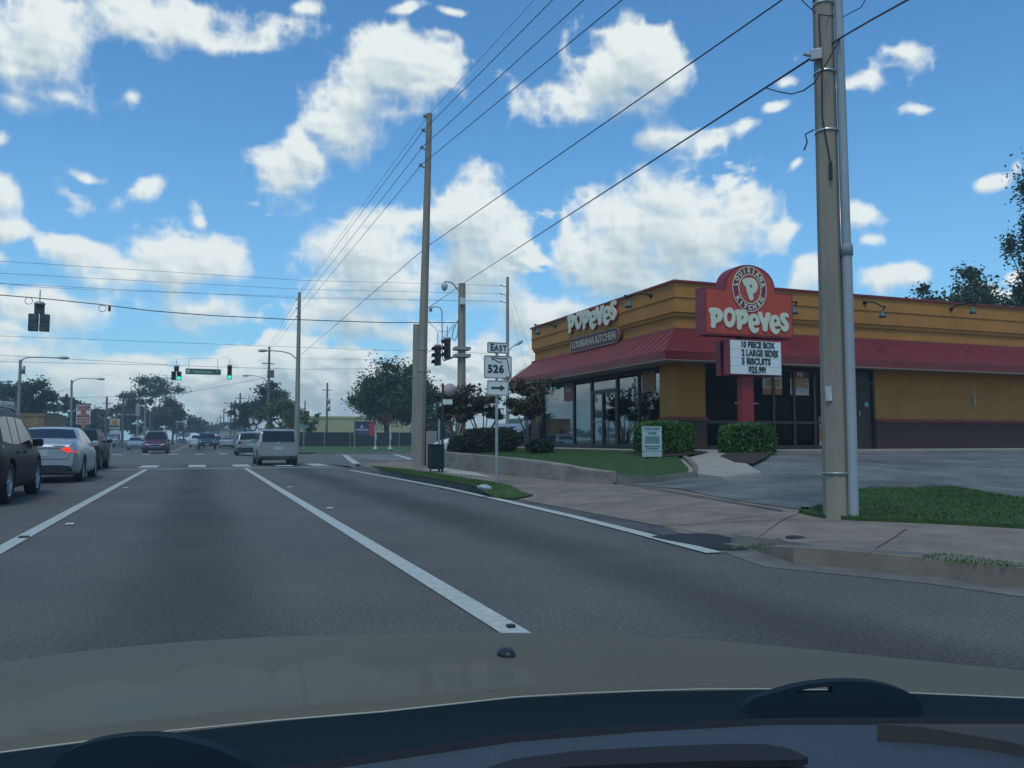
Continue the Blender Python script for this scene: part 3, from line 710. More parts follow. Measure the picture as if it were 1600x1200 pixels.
# ------------------------------------------------------------------ restaurant signs
# lettering traced from the sign: units of 1/10 px of the photograph, straightened
P_ = [(128,785),(200,783),(262,790),(305,812),(330,855),(332,905),(312,955),(275,983),(222,988),(222,1062),(153,1062),(160,985),(150,925),(148,868),(130,858)]
Ph = [(222,868),(240,868),(254,885),(256,905),(246,925),(222,930)]
O_ = ell(436, 915, 90, 138, 28); Oh = ell(436, 915, 42, 66, 20)
e_ = [(898,1015),(900,965),(885,905),(850,866),(812,856),(768,870),(736,920),(724,985),(732,1050),(762,1100),(806,1132),(850,1125),(886,1090),(893,1055),(868,1052),(842,1066),(815,1052),(800,1018)]
eh = [(792,968),(798,930),(820,912),(840,928),(848,966)]
Y_ = [(880,828),(942,830),(946,875),(972,930),(990,930),(1006,880),(1008,838),(1078,840),(1074,900),(1048,968),(1026,1020),(1024,1106),(948,1104),(950,1025),(912,960),(888,900)]
s_ = [(1366,905),(1368,862),(1335,840),(1285,838),(1248,862),(1234,905),(1240,945),(1270,985),(1300,1012),(1300,1036),(1276,1034),(1250,1010),(1228,1002),(1232,1058),(1264,1096),(1310,1108),(1350,1088),(1372,1045),(1366,990),(1336,948),(1308,915),(1312,890),(1334,898),(1350,916)]
def sh_(lp, dx, dy): return [(x+dx, y+dy) for x, y in lp]
LOGO = [P_, Ph, O_, Oh, sh_(P_, 396, 20), sh_(Ph, 396, 20), e_, eh, Y_, sh_(e_, 334, 14), sh_(eh, 334, 14), s_]
LOGO = [[((x-750)/1244, -((y-.045*(x-130))-925)/1244) for x, y in (lp if len(lp) > 18 and lp in (O_, Oh) else smooth_loop(lp, 2))] for lp in LOGO]
SY_ = 18.2
def sx_(px_): return AY(px_, 500, SY_).x
sgn = thing('pole_sign', 'large orange-red restaurant pole sign with a round emblem and raised cream lettering', 'sign', (sx_(1169), SY_+.25, .6))
def spart(mb, name, m_, par=None):
    o = mb.build(name, m_); o.parent = par or sgn
    for v in o.data.vertices: v.co -= sgn.location
    return o
x0, x1 = sx_(1101), sx_(1239); zb = AY(1170, 526, SY_).z; zt = AY(1110, 449, SY_).z; ztt = AY(1172, 414, SY_).z; xc = sx_(1173)
rad = AY(1211,450,SY_).x - xc
arc = []
hh = ztt-zt
for i in range(21):
    t = math.pi*i/20; arc.append((xc+rad*math.cos(t), zt+hh*math.sin(t)**.85))
prof = [(x0, zb), (x1, zb), (x1, zt)] + arc + [(x0, zt)]
def inset(pr, d):
    c_ = Vector((xc, (zb+zt)/2)); r = []
    for p in pr:
        q = Vector(p); r.append((q.x + (d if q.x < xc-.3 else -d if q.x > xc+.3 else 0), q.y + (d if q.y < zb+.1 else -d)))
    return r
w = MB(); w.poly([(p[0], SY_, p[1]) for p in prof], (0, .42, 0)); cab = spart(w, 'sign_cabinet', m_signedge)
w = MB(); w.poly([(p[0], SY_-.012, p[1]) for p in inset(prof, .05)], (0, .02, 0)); face = spart(w, 'sign_face', m_signred)
ux, uz = (1,0,0), (0,0,1)
w = MB(); put(w, shape_geo(LOGO, .02), (sx_(1170), SY_-.035, AY(1170, 501, SY_).z), ux, uz, AY(1232,500,SY_).x-AY(1108,500,SY_).x, (AY(1232,500,SY_).x-AY(1108,500,SY_).x)*.95); spart(w, 'lettering', m_cream)
# round emblem
ec = AY(1170, 452, SY_); er = (AY(1197,452,SY_).x-AY(1144,452,SY_).x)/2; ev = 1.12
def ring(r0, r1, y, m_, name, dep=.012):
    w = MB(); put(w, shape_geo([ell(0,0,r1,r1*ev,48)] + ([ell(0,0,r0,r0*ev,48)] if r0 else []), dep/2), (ec.x, y, ec.z), ux, uz); return spart(w, name, m_)
ring(0, er, SY_-.02, m_signedge, 'emblem_disc'); ring(er*.965, er, SY_-.03, m_cream, 'emblem_ring', .02)
ring(0, er*.66, SY_-.035, m_signred, 'emblem_disc'); ring(er*.63, er*.67, SY_-.045, m_cream, 'emblem_ring', .02)
pg = [[((x-755)/170*er*.62, -(y-455)/170*er*.62) for x, y in smooth_loop(lp, 1)] for lp in ([(622,345),(700,308),(790,302),(850,330),(878,400),(868,460),(835,505),(795,515),(808,600),(745,618),(700,500),(682,430),(655,412),(640,380)], [(748,400),(772,392),(788,410),(782,438),(756,445)])]
w = MB(); put(w, shape_geo(pg, .012), (ec.x, SY_-.055, ec.z), ux, uz); spart(w, 'emblem_letter', m_cream)
w = MB()
def arc_text(txt, a0, a1, flip):
    n = len(txt)
    for i, ch in enumerate(txt):
        a = a0+(a1-a0)*i/(n-1); g_ = text_geo(ch, er*.30, .008, .008)
        c_, s__ = math.cos(a), math.sin(a); r = er*.82
        rad_ = Vector((c_, 0, s__*ev)).normalized(); tan = Vector((s__, 0, -c_)) if not flip else Vector((-s__, 0, c_))
        upv = rad_ if not flip else -rad_; tan = (tan - upv*tan.dot(upv)).normalized()
        put(w, g_, (ec.x+r*c_, SY_-.035, ec.z+r*s__*ev), tan, upv)
arc_text('LOUISIANA', R_(168), R_(16), False); arc_text('KITCHEN', R_(212), R_(328), True)
spart(w, 'emblem_lettering', m_cream)
# pillar and reader board
pl0, pl1 = AY(1160,620,SY_+.15).x, AY(1178,620,SY_+.15).x
w = MB(); w.bevbox((pl0, SY_+.15, .55), (pl1, SY_+.38, zb), .01); spart(w, 'pillar', mat('red_sign_pillar', (.24, .012, .016), .5))
bz0, bz1 = AY(1180,585,SY_).z, AY(1180,533,SY_).z; bx0, bx1 = AY(1141,560,SY_).x, AY(1220,560,SY_).x
w = MB(); w.bevbox((bx0-.03, SY_+.0, bz0-.03), (bx1+.03, SY_+.26, bz1+.03), .01); w.bevbox((bx0-.03, SY_+.40, bz0-.03), (bx1+.03, SY_+.62, bz1+.03), .01); spart(w, 'reader_board', m_signedge)
w = MB(); w.box((bx0, SY_-.012, bz0), (bx1, SY_+.004, bz1)); brd = spart(w, 'board_face', mat('white_letter_panel', (.66, .69, .66), .4))
w = MB()
for i in range(1, 4): w.box((bx0, SY_-.018, bz0+(bz1-bz0)*i/4-.004), (bx1, SY_-.012, bz0+(bz1-bz0)*i/4+.004))
spart(w, 'letter_rail', m_white)
w = MB(); rowh = (bz1-bz0)/4
for i, (tx, cx_, wd) in enumerate((('10 PIECE BOX', 1184.5, 52), ('2 LARGE SIDES', 1187, 57), ('5 BISCUITS', 1181, 45), ('$25.99!', 1182, 27))):
    gt = text_geo(tx, rowh*1.02, .003, .009); xs = [v.x for v in gt[0]]; k_ = (AY(1184+wd/2,560,SY_).x-AY(1184-wd/2,560,SY_).x)/(max(xs)-min(xs))
    put(w, gt, (AY(cx_,560,SY_).x-(max(xs)+min(xs))/2*k_, SY_-.022, bz1-rowh*(i+.5)), ux, uz, k_, 1.0)
spart(w, 'board_lettering', m_ink)
# facade letters on the street side (seen from the street they read from north to south)
ws = thing('facade_sign', 'cream channel letters over a maroon name bar on the wall above the glass front', 'sign', (BX-.3, 27.5, 4.8))
def wpart(mb, name, m_):
    o = mb.build(name, m_); o.parent = ws
    for v in o.data.vertices: v.co -= ws.location
    return o
WX = BX-.22
ya, yb = AX(887,500,WX).y, AX(963,485,WX).y; lc = (ya+yb)/2
zt_, zb_ = AX(887,490,WX).z, AX(887,521,WX).z; lh = 1.12
LOGOW = [[(x, y) for x, y in lp] for lp in LOGO]
wid = abs(ya-yb)
w = MB(); put(w, shape_geo(LOGOW, .02), (WX, lc, (AX(887,505,WX).z+AX(963,488,WX).z)/2), (0,-1,0), uz, wid, wid*.80); wpart(w, 'lettering', m_cream)
w = MB(); put(w, shape_geo(LOGOW, .03), (WX+.05, lc, (AX(887,505,WX).z+AX(963,488,WX).z)/2), (0,-1,0), uz, wid, wid*.80); wpart(w, 'letter_return', mat('red_letter_return', (.42, .05, .03), .5))
by0, by1 = AX(966,524,WX).y, AX(890,540,WX).y; bzc = (AX(966,527,WX).z+AX(890,537,WX).z)/2; bh = .25
cap = [(by0+bh*0 + bh - bh*math.cos(t), bh*math.sin(t)) for t in [math.pi/2*(-1+2*i/10) for i in range(11)]]
bar = [(WX+.05, by1, bzc+bh), (WX+.05, by1, bzc-bh)] + [(WX+.05, by0+bh-bh*math.cos(t), bzc+bh*math.sin(t)) for t in [-math.pi/2+math.pi*i/10 for i in range(11)]]
w = MB(); w.poly(bar, (.13, 0, 0)); wpart(w, 'name_bar', mat('brown_name_bar', (.12,.035,.028), .55))
def mini(k): return [(WX+.035, bzc and (p[1]-lcb)*k+lcb, (p[2]-bzc)*k+bzc) for p in bar]
lcb = (by0+by1)/2
w = MB(); pr = [Vector(p)-Vector((.012,0,0)) for p in bar]; w.tube(pr+[pr[0]], .011, 4, cap=False); wpart(w, 'bar_border', mat('dull_cream', (.36,.33,.26), .6))
gt = text_geo('LOUISIANA KITCHEN', .36, .008, .008); xs = [v.x for v in gt[0]]; k_ = (by1-by0-.45)/(max(xs)-min(xs))
w = MB(); put(w, gt, (WX+.035, lcb+.06, bzc), (0,-1,0), uz, k_, 1.05); wpart(w, 'bar_lettering', MATS['dull_cream'])
# posters in the windows
def poster(px0, px1, py0, py1, cols, label, txt=None, facing='S', inside=True):
    if facing == 'S':
        y = GY-.02; a = AY(px0, py0, y); b = AY(px1, py1, y); org = (a.x, y, b.z); wd, hg = b.x-a.x, a.z-b.z; U = Vector((1,0,0)); Nn = Vector((0,-1,0))
    else:
        x = FX-.02; a = AX(px0, py0, x); b = AX(px1, py1, x); b.z = b.z; org = (x, a.y, b.z); wd, hg = a.y-b.y, a.z-b.z; U = Vector((0,-1,0)); Nn = Vector((-1,0,0))
    t = thing('poster', label, 'poster', org, group='posters in the restaurant windows')
    def q(u0, u1, v0, v1, m_, name, d=.004):
        w = MB(); p0 = U*(u0*wd) + Vector((0,0,v0*hg)); e1 = U*((u1-u0)*wd); e2 = Vector((0,0,(v1-v0)*hg))
        w.poly([p0, p0+e1, p0+e1+e2, p0+e2], Nn*d); o = w.build(name, m_); o.parent = t; return o
    for i, c_ in enumerate(cols):
        nm, u0, u1, v0, v1, mm = c_; q(u0, u1, v0, v1, mm, nm, .004+.003*i)
    if txt:
        w = MB(); put(w, text_geo(txt[0], hg*txt[1], .002, .01), U*(wd*txt[2]) + Vector((0,0,hg*txt[3])) + Nn*.02, U, (0,0,1)); w.build('lettering', m_white, t)
    return t
m_pr = mat('poster_red', (.22, .022, .018), .5); m_pf = mat('poster_food', (.42, .24, .08), .5, var=.6, scale=14); m_pw = mat('poster_pale', (.46, .43, .38), .5, var=.25, scale=6); m_po = mat('poster_orange', (.40, .11, .02), .5, var=.2)
poster(1191,1222,587,617,[('sheet',0,1,0,1,m_po),('food_picture',0,1,.34,1,m_pw),('food_picture',.12,.9,.42,.82,m_pf)], 'pale food poster with an orange lower band behind the red sign pillar')
poster(1234,1264,578,618,[('sheet',0,1,0,1,m_pw),('heading',0,1,.68,1,m_pr),('food_picture',.05,.95,.28,.66,m_pf)], 'window poster headed with a large number ten', ('10', .34, .5, .85))
poster(1279,1288,650,698,[('sheet',0,1,0,1,m_po),('food_picture',0,1,.68,.86,m_pw),('food_picture',0,1,.02,.14,m_pw)], 'narrow orange poster low beside the tall pole')
poster(881,896,595,626,[('sheet',0,1,0,1,mat('window_price_sign', (.28,.06,.03), .5))], 'dark red price poster reading 14 in the farthest front window', ('$14', .38, .5, .5), facing='W')
poster(1003,1024,578,611,[('sheet',0,1,0,1,mat('window_sign_brown', (.26,.10,.04), .5, var=.3, scale=5))], 'reddish brown poster in the front window nearest the corner', None, facing='W')
#%%SPLIT
# ------------------------------------------------------------------ vegetation
def leafmat(name, a, b_, c_=None):
    mt = bpy.data.materials.new(name); mt.use_nodes = True; t = mt.node_tree; MATS[name] = mt
    bs = t.nodes['Principled BSDF']; bs.inputs['Roughness'].default_value = .65; bs.inputs['Specular IOR Level'].default_value = .3
    tcn = t.nodes.new('ShaderNodeTexCoord'); n = t.nodes.new('ShaderNodeTexNoise'); n.inputs['Scale'].default_value = 1.6; n.inputs['Detail'].default_value = 5
    t.links.new(tcn.outputs['Object'], n.inputs['Vector'])
    wn = t.nodes.new('ShaderNodeTexWhiteNoise'); gm = t.nodes.new('ShaderNodeNewGeometry')
    t.links.new(gm.outputs['Random Per Island'], wn.inputs['Vector'])
    ad = t.nodes.new('ShaderNodeMath'); ad.operation = 'MULTIPLY_ADD'; ad.inputs[1].default_value = .35
    t.links.new(gm.outputs['Random Per Island'], ad.inputs[0]); 
    sb = t.nodes.new('ShaderNodeMath'); sb.operation = 'SUBTRACT'; sb.inputs[1].default_value = .17; t.links.new(n.outputs[0], sb.inputs[0]); t.links.new(sb.outputs[0], ad.inputs[2])
    r = t.nodes.new('ShaderNodeValToRGB'); e = r.color_ramp.elements; e[0].position = .35; e[1].position = .68; e[0].color = (*a, 1); e[1].color = (*b_, 1)
    if c_: q = e.new(.80); q.color = (*c_, 1)
    t.links.new(ad.outputs[0], r.inputs[0]); t.links.new(r.outputs[0], bs.inputs['Base Color'])
    bs.inputs['Subsurface Weight'].default_value = 0
    return mt
l_oak = leafmat('oak_leaves', (.018, .040, .014), (.050, .090, .028))
l_dark = leafmat('dark_leaves', (.016, .034, .016), (.040, .075, .028))
l_yel = leafmat('yellowing_leaves', (.045, .075, .018), (.13, .14, .03))
l_airy = leafmat('grey_green_leaves', (.03, .055, .03), (.07, .10, .05))
l_hedge = leafmat('hedge_leaves', (.026, .075, .012), (.07, .17, .022))
l_dhedge = leafmat('dark_hedge_leaves', (.014, .028, .014), (.035, .055, .024))
l_crape = leafmat('crape_leaves', (.026, .042, .016), (.085, .060, .030), (.21, .050, .045))
l_far = leafmat('far_leaves', (.020, .040, .022), (.045, .07, .035))
m_bark = mat('bark', (.10, .085, .065), .95, var=.3, scale=8, bump=.4)
m_barkp = mat('smooth_bark', (.20, .16, .12), .8, var=.3, scale=5)
def crown_pts(n, center, rad, lobes, rnd, hollow=.35):
    """leaf positions gathered in clumps round lobes on an ellipsoid"""
    L_ = []
    for i in range(lobes):
        th = rnd.uniform(0, 2*math.pi); u = rnd.uniform(-.75, 1); s = math.sqrt(max(0, 1-u*u)); rr = rnd.uniform(.3, .84)
        L_.append((Vector((math.cos(th)*s*rad[0]*rr, math.sin(th)*s*rad[1]*rr, u*rad[2]*rr)), rnd.uniform(.12, .32)))
    out_ = []
    while len(out_) < n:
        c_, k = rnd.choice(L_)
        d = Vector((rnd.gauss(0, 1), rnd.gauss(0, 1), rnd.gauss(0, 1))); d.normalize()
        r = k*min(1.45, abs(rnd.gauss(0, .58))+.15)
        out_.append(Vector(center) + c_ + Vector((d.x*rad[0]*r, d.y*rad[1]*r, d.z*rad[2]*r*.8)))
    return out_
def leaves(mb, pts, size, rnd, k=1):
    for p in pts:
        a = Vector((rnd.gauss(0, 1), rnd.gauss(0, 1), rnd.gauss(0, .6))).normalized(); b = a.cross(Vector((rnd.gauss(0, 1), rnd.gauss(0, 1), rnd.gauss(0, 1)))).normalized()
        s = size*rnd.uniform(.6, 1.35)
        mb.add([p-a*s*.5, p-b*s*.28, p+a*s*.5, p+b*s*.3], [(0,1,2,3)])
def tree(name, label, base, height, rx, rz, n, size, lm, seed, lobes=26, trunk_r=.25, crown_c=None, ry=None, bark=None, group=None, cat='tree', fork=6, kind=None):
    rnd = random.Random(seed); base = Vector(base); t = thing(name, label, cat, base, group=group, kind=kind)
    cz = height-rz if crown_c is None else crown_c
    w = MB(); top = Vector((rnd.uniform(-.3, .3), rnd.uniform(-.3, .3), cz*.75))
    w.tube([(0, 0, -.1), (0, 0, .15), tuple(top*.5+Vector((rnd.uniform(-.1,.1), 0, 0))), tuple(top)], [trunk_r*1.35, trunk_r, trunk_r*.8, trunk_r*.6], 8)
    for i in range(fork):
        a = rnd.uniform(0, 2*math.pi); u = rnd.uniform(.1, .8); st = top*rnd.uniform(.55, 1)
        en = Vector((math.cos(a)*rx*.75, math.sin(a)*(ry or rx)*.75, cz + rz*(u-.35))); mid = st.lerp(en, .5)+Vector((0, 0, -rz*.08))
        w.tube([st, mid, en], [trunk_r*.5, trunk_r*.3, trunk_r*.1], 6)
    w.build('trunk', bark or m_bark, t)
    cr = MB(); leaves(cr, crown_pts(n, (0, 0, cz), (rx, ry or rx, rz), lobes, rnd), size, rnd); cr.build('crown', lm, t)
    return t
# oak beyond the cross street
p = G(600, 698, .45); p = AY(600, 690, 86); 
def at(px_, Y, z): q = AY(px_, 600, Y); return (q.x, q.y, z)
tree('oak_tree', 'big dark oak with a broad low crown behind the screened fence', at(606, 84, .45), 10.2, 5.2, 5.2, 26000, .27, l_oak, 3, lobes=70, trunk_r=.32, ry=4.5, crown_c=4.6)
tree('oak_tree', 'dark leafy tree partly hidden by the concrete poles, beside the strain pole', at(666, 82, .45), 7.4, 3.6, 3.8, 12000, .27, l_oak, 5, lobes=28, crown_c=3.4)
tree('shade_tree', 'tall dark tree behind the silver cars past the junction', at(425, 125, .4), 10.6, 5.2, 5.0, 14000, .38, l_dark, 8, lobes=26)
tree('shade_tree', 'yellowing round tree behind the silver van', at(440, 105, .4), 7.4, 3.4, 3.6, 9000, .28, l_yel, 9, lobes=22)
tree('shade_tree', 'low loose dark tree left of the route shields pole', at(385, 150, .4), 8.2, 4.6, 3.4, 6000, .42, l_dark, 10, lobes=20)
tree('small_tree', 'small thin tree beside the street name post', at(484, 100, .4), 4.6, 1.9, 2.0, 1000, .35, l_yel, 11, lobes=12, trunk_r=.1)
tree('oak_tree', 'large airy grey-green tree behind the oncoming red car', at(240, 175, .1), 14.2, 7.6, 5.6, 9000, .45, l_airy, 21, lobes=24, ry=7)
tree('oak_tree', 'dark rounded tree right of the airy tree over the far road', at(272, 180, .1), 9.6, 5.2, 4.6, 4500, .7, l_far, 22, lobes=20)
tree('oak_tree', 'large dark tree behind the left lamp pole', at(45, 120, .1), 10.0, 3.6, 4.2, 11000, .36, l_dark, 23, lobes=22)
tree('oak_tree', 'dark tree cut by the left edge of the photo behind a shop sign', at(5, 128, .1), 9.6, 3.8, 4.2, 8000, .40, l_dark, 24, lobes=18)
i = 0
for (px_, Y, hgt, rx, lab) in ((95,150,8.2,5.5,'dark tree filling the gap right of the left lamp pole'),(130,170,7.4,6,'dark tree behind the red lettered liquor sign'),(160,185,7.2,6,'dark low tree right of the red lettered liquor sign'),(190,190,8.6,6,'dark tree behind the cream panel sign'),(214,200,10.5,7,'dark tree just left of the airy tree'),(290,230,8.0,8,'low dark tree before the far signals'),(318,330,9.5,10,'small far dark tree beside the far signals'),(345,300,7.5,8,'small far dark tree over the white sedan'),(70,140,6.4,5,'dark tree behind the orange building')):
    tree('roadside_tree', lab, at(px_, Y, .1), hgt, rx, hgt*.42, 2600, .8, l_far, 40+i, lobes=14, group='dark trees along the far road'); i += 1
# a far treeline closes the view
rnd = random.Random(4); w = MB()
for k in range(46):
    x = -330+k*13+rnd.uniform(-4, 4); leaves(w, crown_pts(260, (x, 520+rnd.uniform(-30, 30), 6), (12, 8, 7+rnd.uniform(-2, 3)), 8, rnd), 2.4, rnd)
for k in range(36):
    x = 30+k*14; leaves(w, crown_pts(230, (x, 260+rnd.uniform(-20, 20), 3), (11, 8, 4.5+rnd.uniform(-1, 1.5)), 8, rnd), 1.8, rnd)
for k in range(16):
    leaves(w, crown_pts(260, (-70-k*12, 120+k*3, 3.5), (9, 7, 5.5+rnd.uniform(-1, 2)), 8, rnd), 1.3, rnd)
tag(w.build('far_treeline', l_far), 'distant band of dark trees along the horizon', 'trees', kind='stuff')
# right of the restaurant
def roof_tree(label, px_, pt, pb, Y, rx, n, size, lm, seed, lobes, ry=2.5):
    q0, q1 = AY(px_, pt, Y), AY(px_, pb, Y); rz = (q0.z-q1.z)/2
    tree('shade_tree', label, (q0.x, Y, .6), q0.z-.6, rx, rz, n, size, lm, seed, lobes=lobes, crown_c=(q0.z+q1.z)/2-.6, ry=ry)
roof_tree('bushy tree standing up above the restaurant roof at the right', 1520, 392, 600, 38, 5.6, 20000, .27, l_airy, 61, 40)
roof_tree('smaller tree top left of the bushy one over the restaurant roof', 1450, 432, 560, 38.5, 2.2, 3500, .24, l_airy, 63, 12, 2)
roof_tree('tall dark tree cut by the right edge of the photo', 1640, 235, 600, 36, 4.0, 14000, .24, l_dark, 62, 30)
# crape myrtles and hedges before the glass front
def myrtle(label, base, h, r, seed, n=3200, size=.10):
    n = int(n*3.2); size *= 1.1; rnd = random.Random(seed); t = thing('crape_myrtle', label, 'shrub', base, group='crape myrtles along the lawn')
    w = MB()
    for i in range(7):
        a = 2*math.pi*i/7+rnd.uniform(-.3, .3); q = Vector((math.cos(a)*r*.5, math.sin(a)*r*.5, h*.62))
        w.tube([(math.cos(a)*.08, math.sin(a)*.08, -.05), tuple(q*.45+Vector((0, 0, .08))), tuple(q)], [.035, .028, .014], 6)
    w.build('stems', m_barkp, t)
    cr = MB(); pts = crown_pts(n, (0, 0, h*.70), (r, r, h*.32), 18, rnd)
    for i in range(24):      # loose upright sprays
        a = rnd.uniform(0, 6.28); b = Vector((math.cos(a)*r*rnd.uniform(.2, .9), math.sin(a)*r*rnd.uniform(.2, .9), h*.85)); d = Vector((b.x*.25, b.y*.25, h*.24))
        pts += [b+d*rnd.random()+Vector((rnd.gauss(0, .04), rnd.gauss(0, .04), 0)) for _ in range(26)]
    leaves(cr, pts, size, rnd); cr.build('crown', l_crape, t); return t
def lawnz(x, y): return h_lawn(x, y)
def onlawn(px_, py_): return tuple(onh(px_, py_, h_lawn))
b = AY(829, 690, 24.5); myrtle('reddish crape myrtle with bare grey stems just left of the glass front', (b.x, 24.5, .72), 2.15, .95, 71)
b = AY(755, 690, 31.0); myrtle('reddish-topped crape myrtle behind the dark hedge and the route sign', (b.x, 31.0, .72), 2.35, 1.35, 72)
b = AY(712, 690, 30.0); myrtle('darker crape myrtle right behind the litter bin', (b.x, 30.0, .70), 2.25, .95, 73)
b = AY(846, 690, 33.5); myrtle('thin crape myrtle at the far corner of the restaurant', (b.x, 33.9, .75), 2.5, .8, 74, 1500)
def hedge(label, c_, rx, ry, z0, z1, n, seed, lm, size=.075, boxy=3.2, group=None):
    rnd = random.Random(seed); t = thing('hedge', label, 'hedge', (c_[0], c_[1], z0), group=group); h = z1-z0
    w = MB(); vs = []; q = 20; rows = 10
    w2 = MB()
    for j in range(rows+1):
        v = j/rows; zz = v*h*.93; s = (1-abs(2*v-1.0)**boxy*.35) if v > .5 else (.88+.12*v*2)
        for i in range(q):
            a = 2*math.pi*i/q; cx_, sx__ = math.cos(a), math.sin(a); k = (abs(cx_)**boxy+abs(sx__)**boxy)**(-1/boxy)
            vs.append((rx*.86*k*cx_*s, ry*.86*k*sx__*s, zz))
    w2.add(vs, [(j*q+i, j*q+(i+1) % q, (j+1)*q+(i+1) % q, (j+1)*q+i) for j in range(rows) for i in range(q)] + [tuple(rows*q+i for i in range(q))])
    w2.build('twigs', mat('hedge_twigs', (.022, .022, .012), .95, var=.4, scale=20), t)
    for _ in range(n):
        a = rnd.uniform(0, 2*math.pi); top_ = rnd.random() < .42; cx_, sx__ = math.cos(a), math.sin(a); k = (abs(cx_)**boxy+abs(sx__)**boxy)**(-1/boxy)
        if top_: r = math.sqrt(rnd.random()); zz = h*(1-.10*r**3)+rnd.gauss(0, .02); p = Vector((rx*k*cx_*r*.97, ry*k*sx__*r*.97, zz))
        else:
            v = rnd.uniform(.04, 1); s = (1-abs(2*v-1)**boxy*.10) if v > .5 else (.86+.14*min(1, v*3)); p = Vector((rx*k*cx_*s, ry*k*sx__*s, v*h*.97)) + Vector((rnd.gauss(0, .03), rnd.gauss(0, .03), 0))
        p *= 1+.05*noise.noise(p*3.2)
        aa = Vector((rnd.gauss(0, 1), rnd.gauss(0, 1), rnd.gauss(0, 1))).normalized(); bb = aa.cross(Vector((rnd.gauss(0, 1), rnd.gauss(0, 1), rnd.gauss(0, 1)))).normalized(); s_ = size*rnd.uniform(.6, 1.3)
        w.add([p-aa*s_*.5, p-bb*s_*.3, p+aa*s_*.5, p+bb*s_*.3], [(0,1,2,3)])
    w.build('leaves', lm, t); return t
def span(px0, px1, Y): return (AY(px0,690,Y).x+AY(px1,690,Y).x)/2, (AY(px1,690,Y).x-AY(px0,690,Y).x)/2
cx_, r_ = span(1131, 1203, 18.0); hedge('clipped boxy green hedge at the foot of the red sign pillar', (cx_, 18.0), r_*.95, .50, AY(1165,722,18).z, AY(1165,663,18).z, 9000, 81, l_hedge, group='clipped hedges')
cx_, r_ = span(996, 1078, 19.4); hedge('rounded green hedge behind the green lettered tow notice', (cx_, 19.4), r_*.95, .62, AY(1040,717,19.4).z, AY(1040,660,19.4).z, 9000, 82, l_hedge, boxy=2.4, group='clipped hedges')
cx_, r_ = span(726, 804, 27); hedge('long dark clipped hedge behind the route sign post', (cx_, 27), r_, .6, .66, AY(760,671,27).z, 6000, 83, l_dhedge, .08, group='clipped hedges')
cx_, r_ = span(704, 732, 27.6); hedge('small dark green hedge right of the litter bin', (cx_, 27.6), r_, .5, .64, AY(716,683,27).z, 2500, 84, l_dhedge, .08, 2.2, group='clipped hedges')
cx_, r_ = span(826, 862, 23.6); hedge('small round dark shrub at the foot of the crape myrtle by the glass', (cx_, 23.6), r_, .42, .70, AY(845,688,23.6).z, 2500, 85, l_dhedge, .075, 2.2, group='clipped hedges')
# mulch under the hedges
q = AY(1040, 690, 19.4); surf('mulch_bed', smooth_loop([(q.x-1.0, 18.3), (q.x+.9, 18.4), (q.x+1.2, 19.6), (q.x+.6, 20.5), (q.x-1.0, 20.4)]), lambda x, y: h_lawn(x, y)+.03, m_mulch, .4)
# grass blades
rnd = random.Random(9); w = MB(); 
def blades(poly, hf, n, hgt):
    xs = [p[0] for p in poly]; ys = [p[1] for p in poly]; k = 0
    while k < n:
        x, y = rnd.uniform(min(xs), max(xs)), rnd.uniform(min(ys), max(ys)); c_ = False; j = len(poly)-1
        for i in range(len(poly)):
            a, b = poly[i], poly[j]
            if (a[1] > y) != (b[1] > y) and x < (b[0]-a[0])*(y-a[1])/(b[1]-a[1])+a[0]: c_ = not c_
            j = i
        k += 1
        if not c_: continue
        a = rnd.uniform(0, 6.28); z = hf(x, y); hh_ = hgt*rnd.uniform(.4, 1.2); l = Vector((math.cos(a), math.sin(a), 0))
        w.add([Vector((x, y, z))-l*.006, Vector((x, y, z))+l*.006, Vector((x+rnd.gauss(0, .018), y+rnd.gauss(0, .018), z+hh_))], [(0,1,2)])
m_blade = leafmat('grass_blades', (.032, .080, .013), (.065, .135, .024))
blades(isl, h_isl, 60000, .028)
blades([(p.x, p.y) for p in vg], lambda x, y: h_walk(x, y)+.02, 16000, .035)
blades(lawn, lambda x, y: h_lawn(x, y), 60000, .035)
weeds = smooth_loop([tuple(G(*p, .06)[:2]) for p in ((1110,856),(1160,858),(1225,848),(1222,840),(1190,842),(1165,838),(1190,848),(1150,853))], 1)
blades(weeds, lambda x, y: h_walk(x, y), 900, .045)
weeds2 = [tuple(G(*p, .17)[:2]) for p in ((1440,868),(1500,878),(1600,884),(1600,880),(1520,868),(1460,862))]
blades(weeds2, lambda x, y: .155, 500, .03)
weeds3 = [tuple(G(*p, .08)[:2]) for p in ((1000,832),(1040,828),(1045,832),(1015,838))]
tag(w.build('grass', m_blade), 'short green grass blades growing on the lawns and verge', 'grass', kind='stuff')

# ------------------------------------------------------------------ poles, lamps, wires
def pole(name, label, x, y, z0, z1, r0, r1, m_, sq=False, cat='utility pole', group=None, lean=(0, 0)):
    t = thing(name, label, cat, (x, y, z0), group=group); w = MB(); n = 8 if sq else 12
    w.tube([(0, 0, -.15), (lean[0], lean[1], z1-z0)], [r0, r1], n); o = w.build('shaft', m_, t)
    if sq:
        for p_ in o.data.polygons: p_.use_smooth = False
    return t
def top_at(px_, py_, Y): return AY(px_, py_, Y).z
def standoff(t, x0, z, dx, m_=m_galv, name='insulator', dy=0):
    w = MB(); w.tube([(x0, 0, z-.05), (x0+dx*.6, 0, z), (x0+dx, 0, z+.02)], [.03, .03, .03], 6); w.lathe([(0,-.02),(.07,-.02),(.05,.03),(.07,.05),(.04,.10),(0,.10)], (x0+dx, 0, z+.02), 'Z', 10); w.build(name, m_, t)
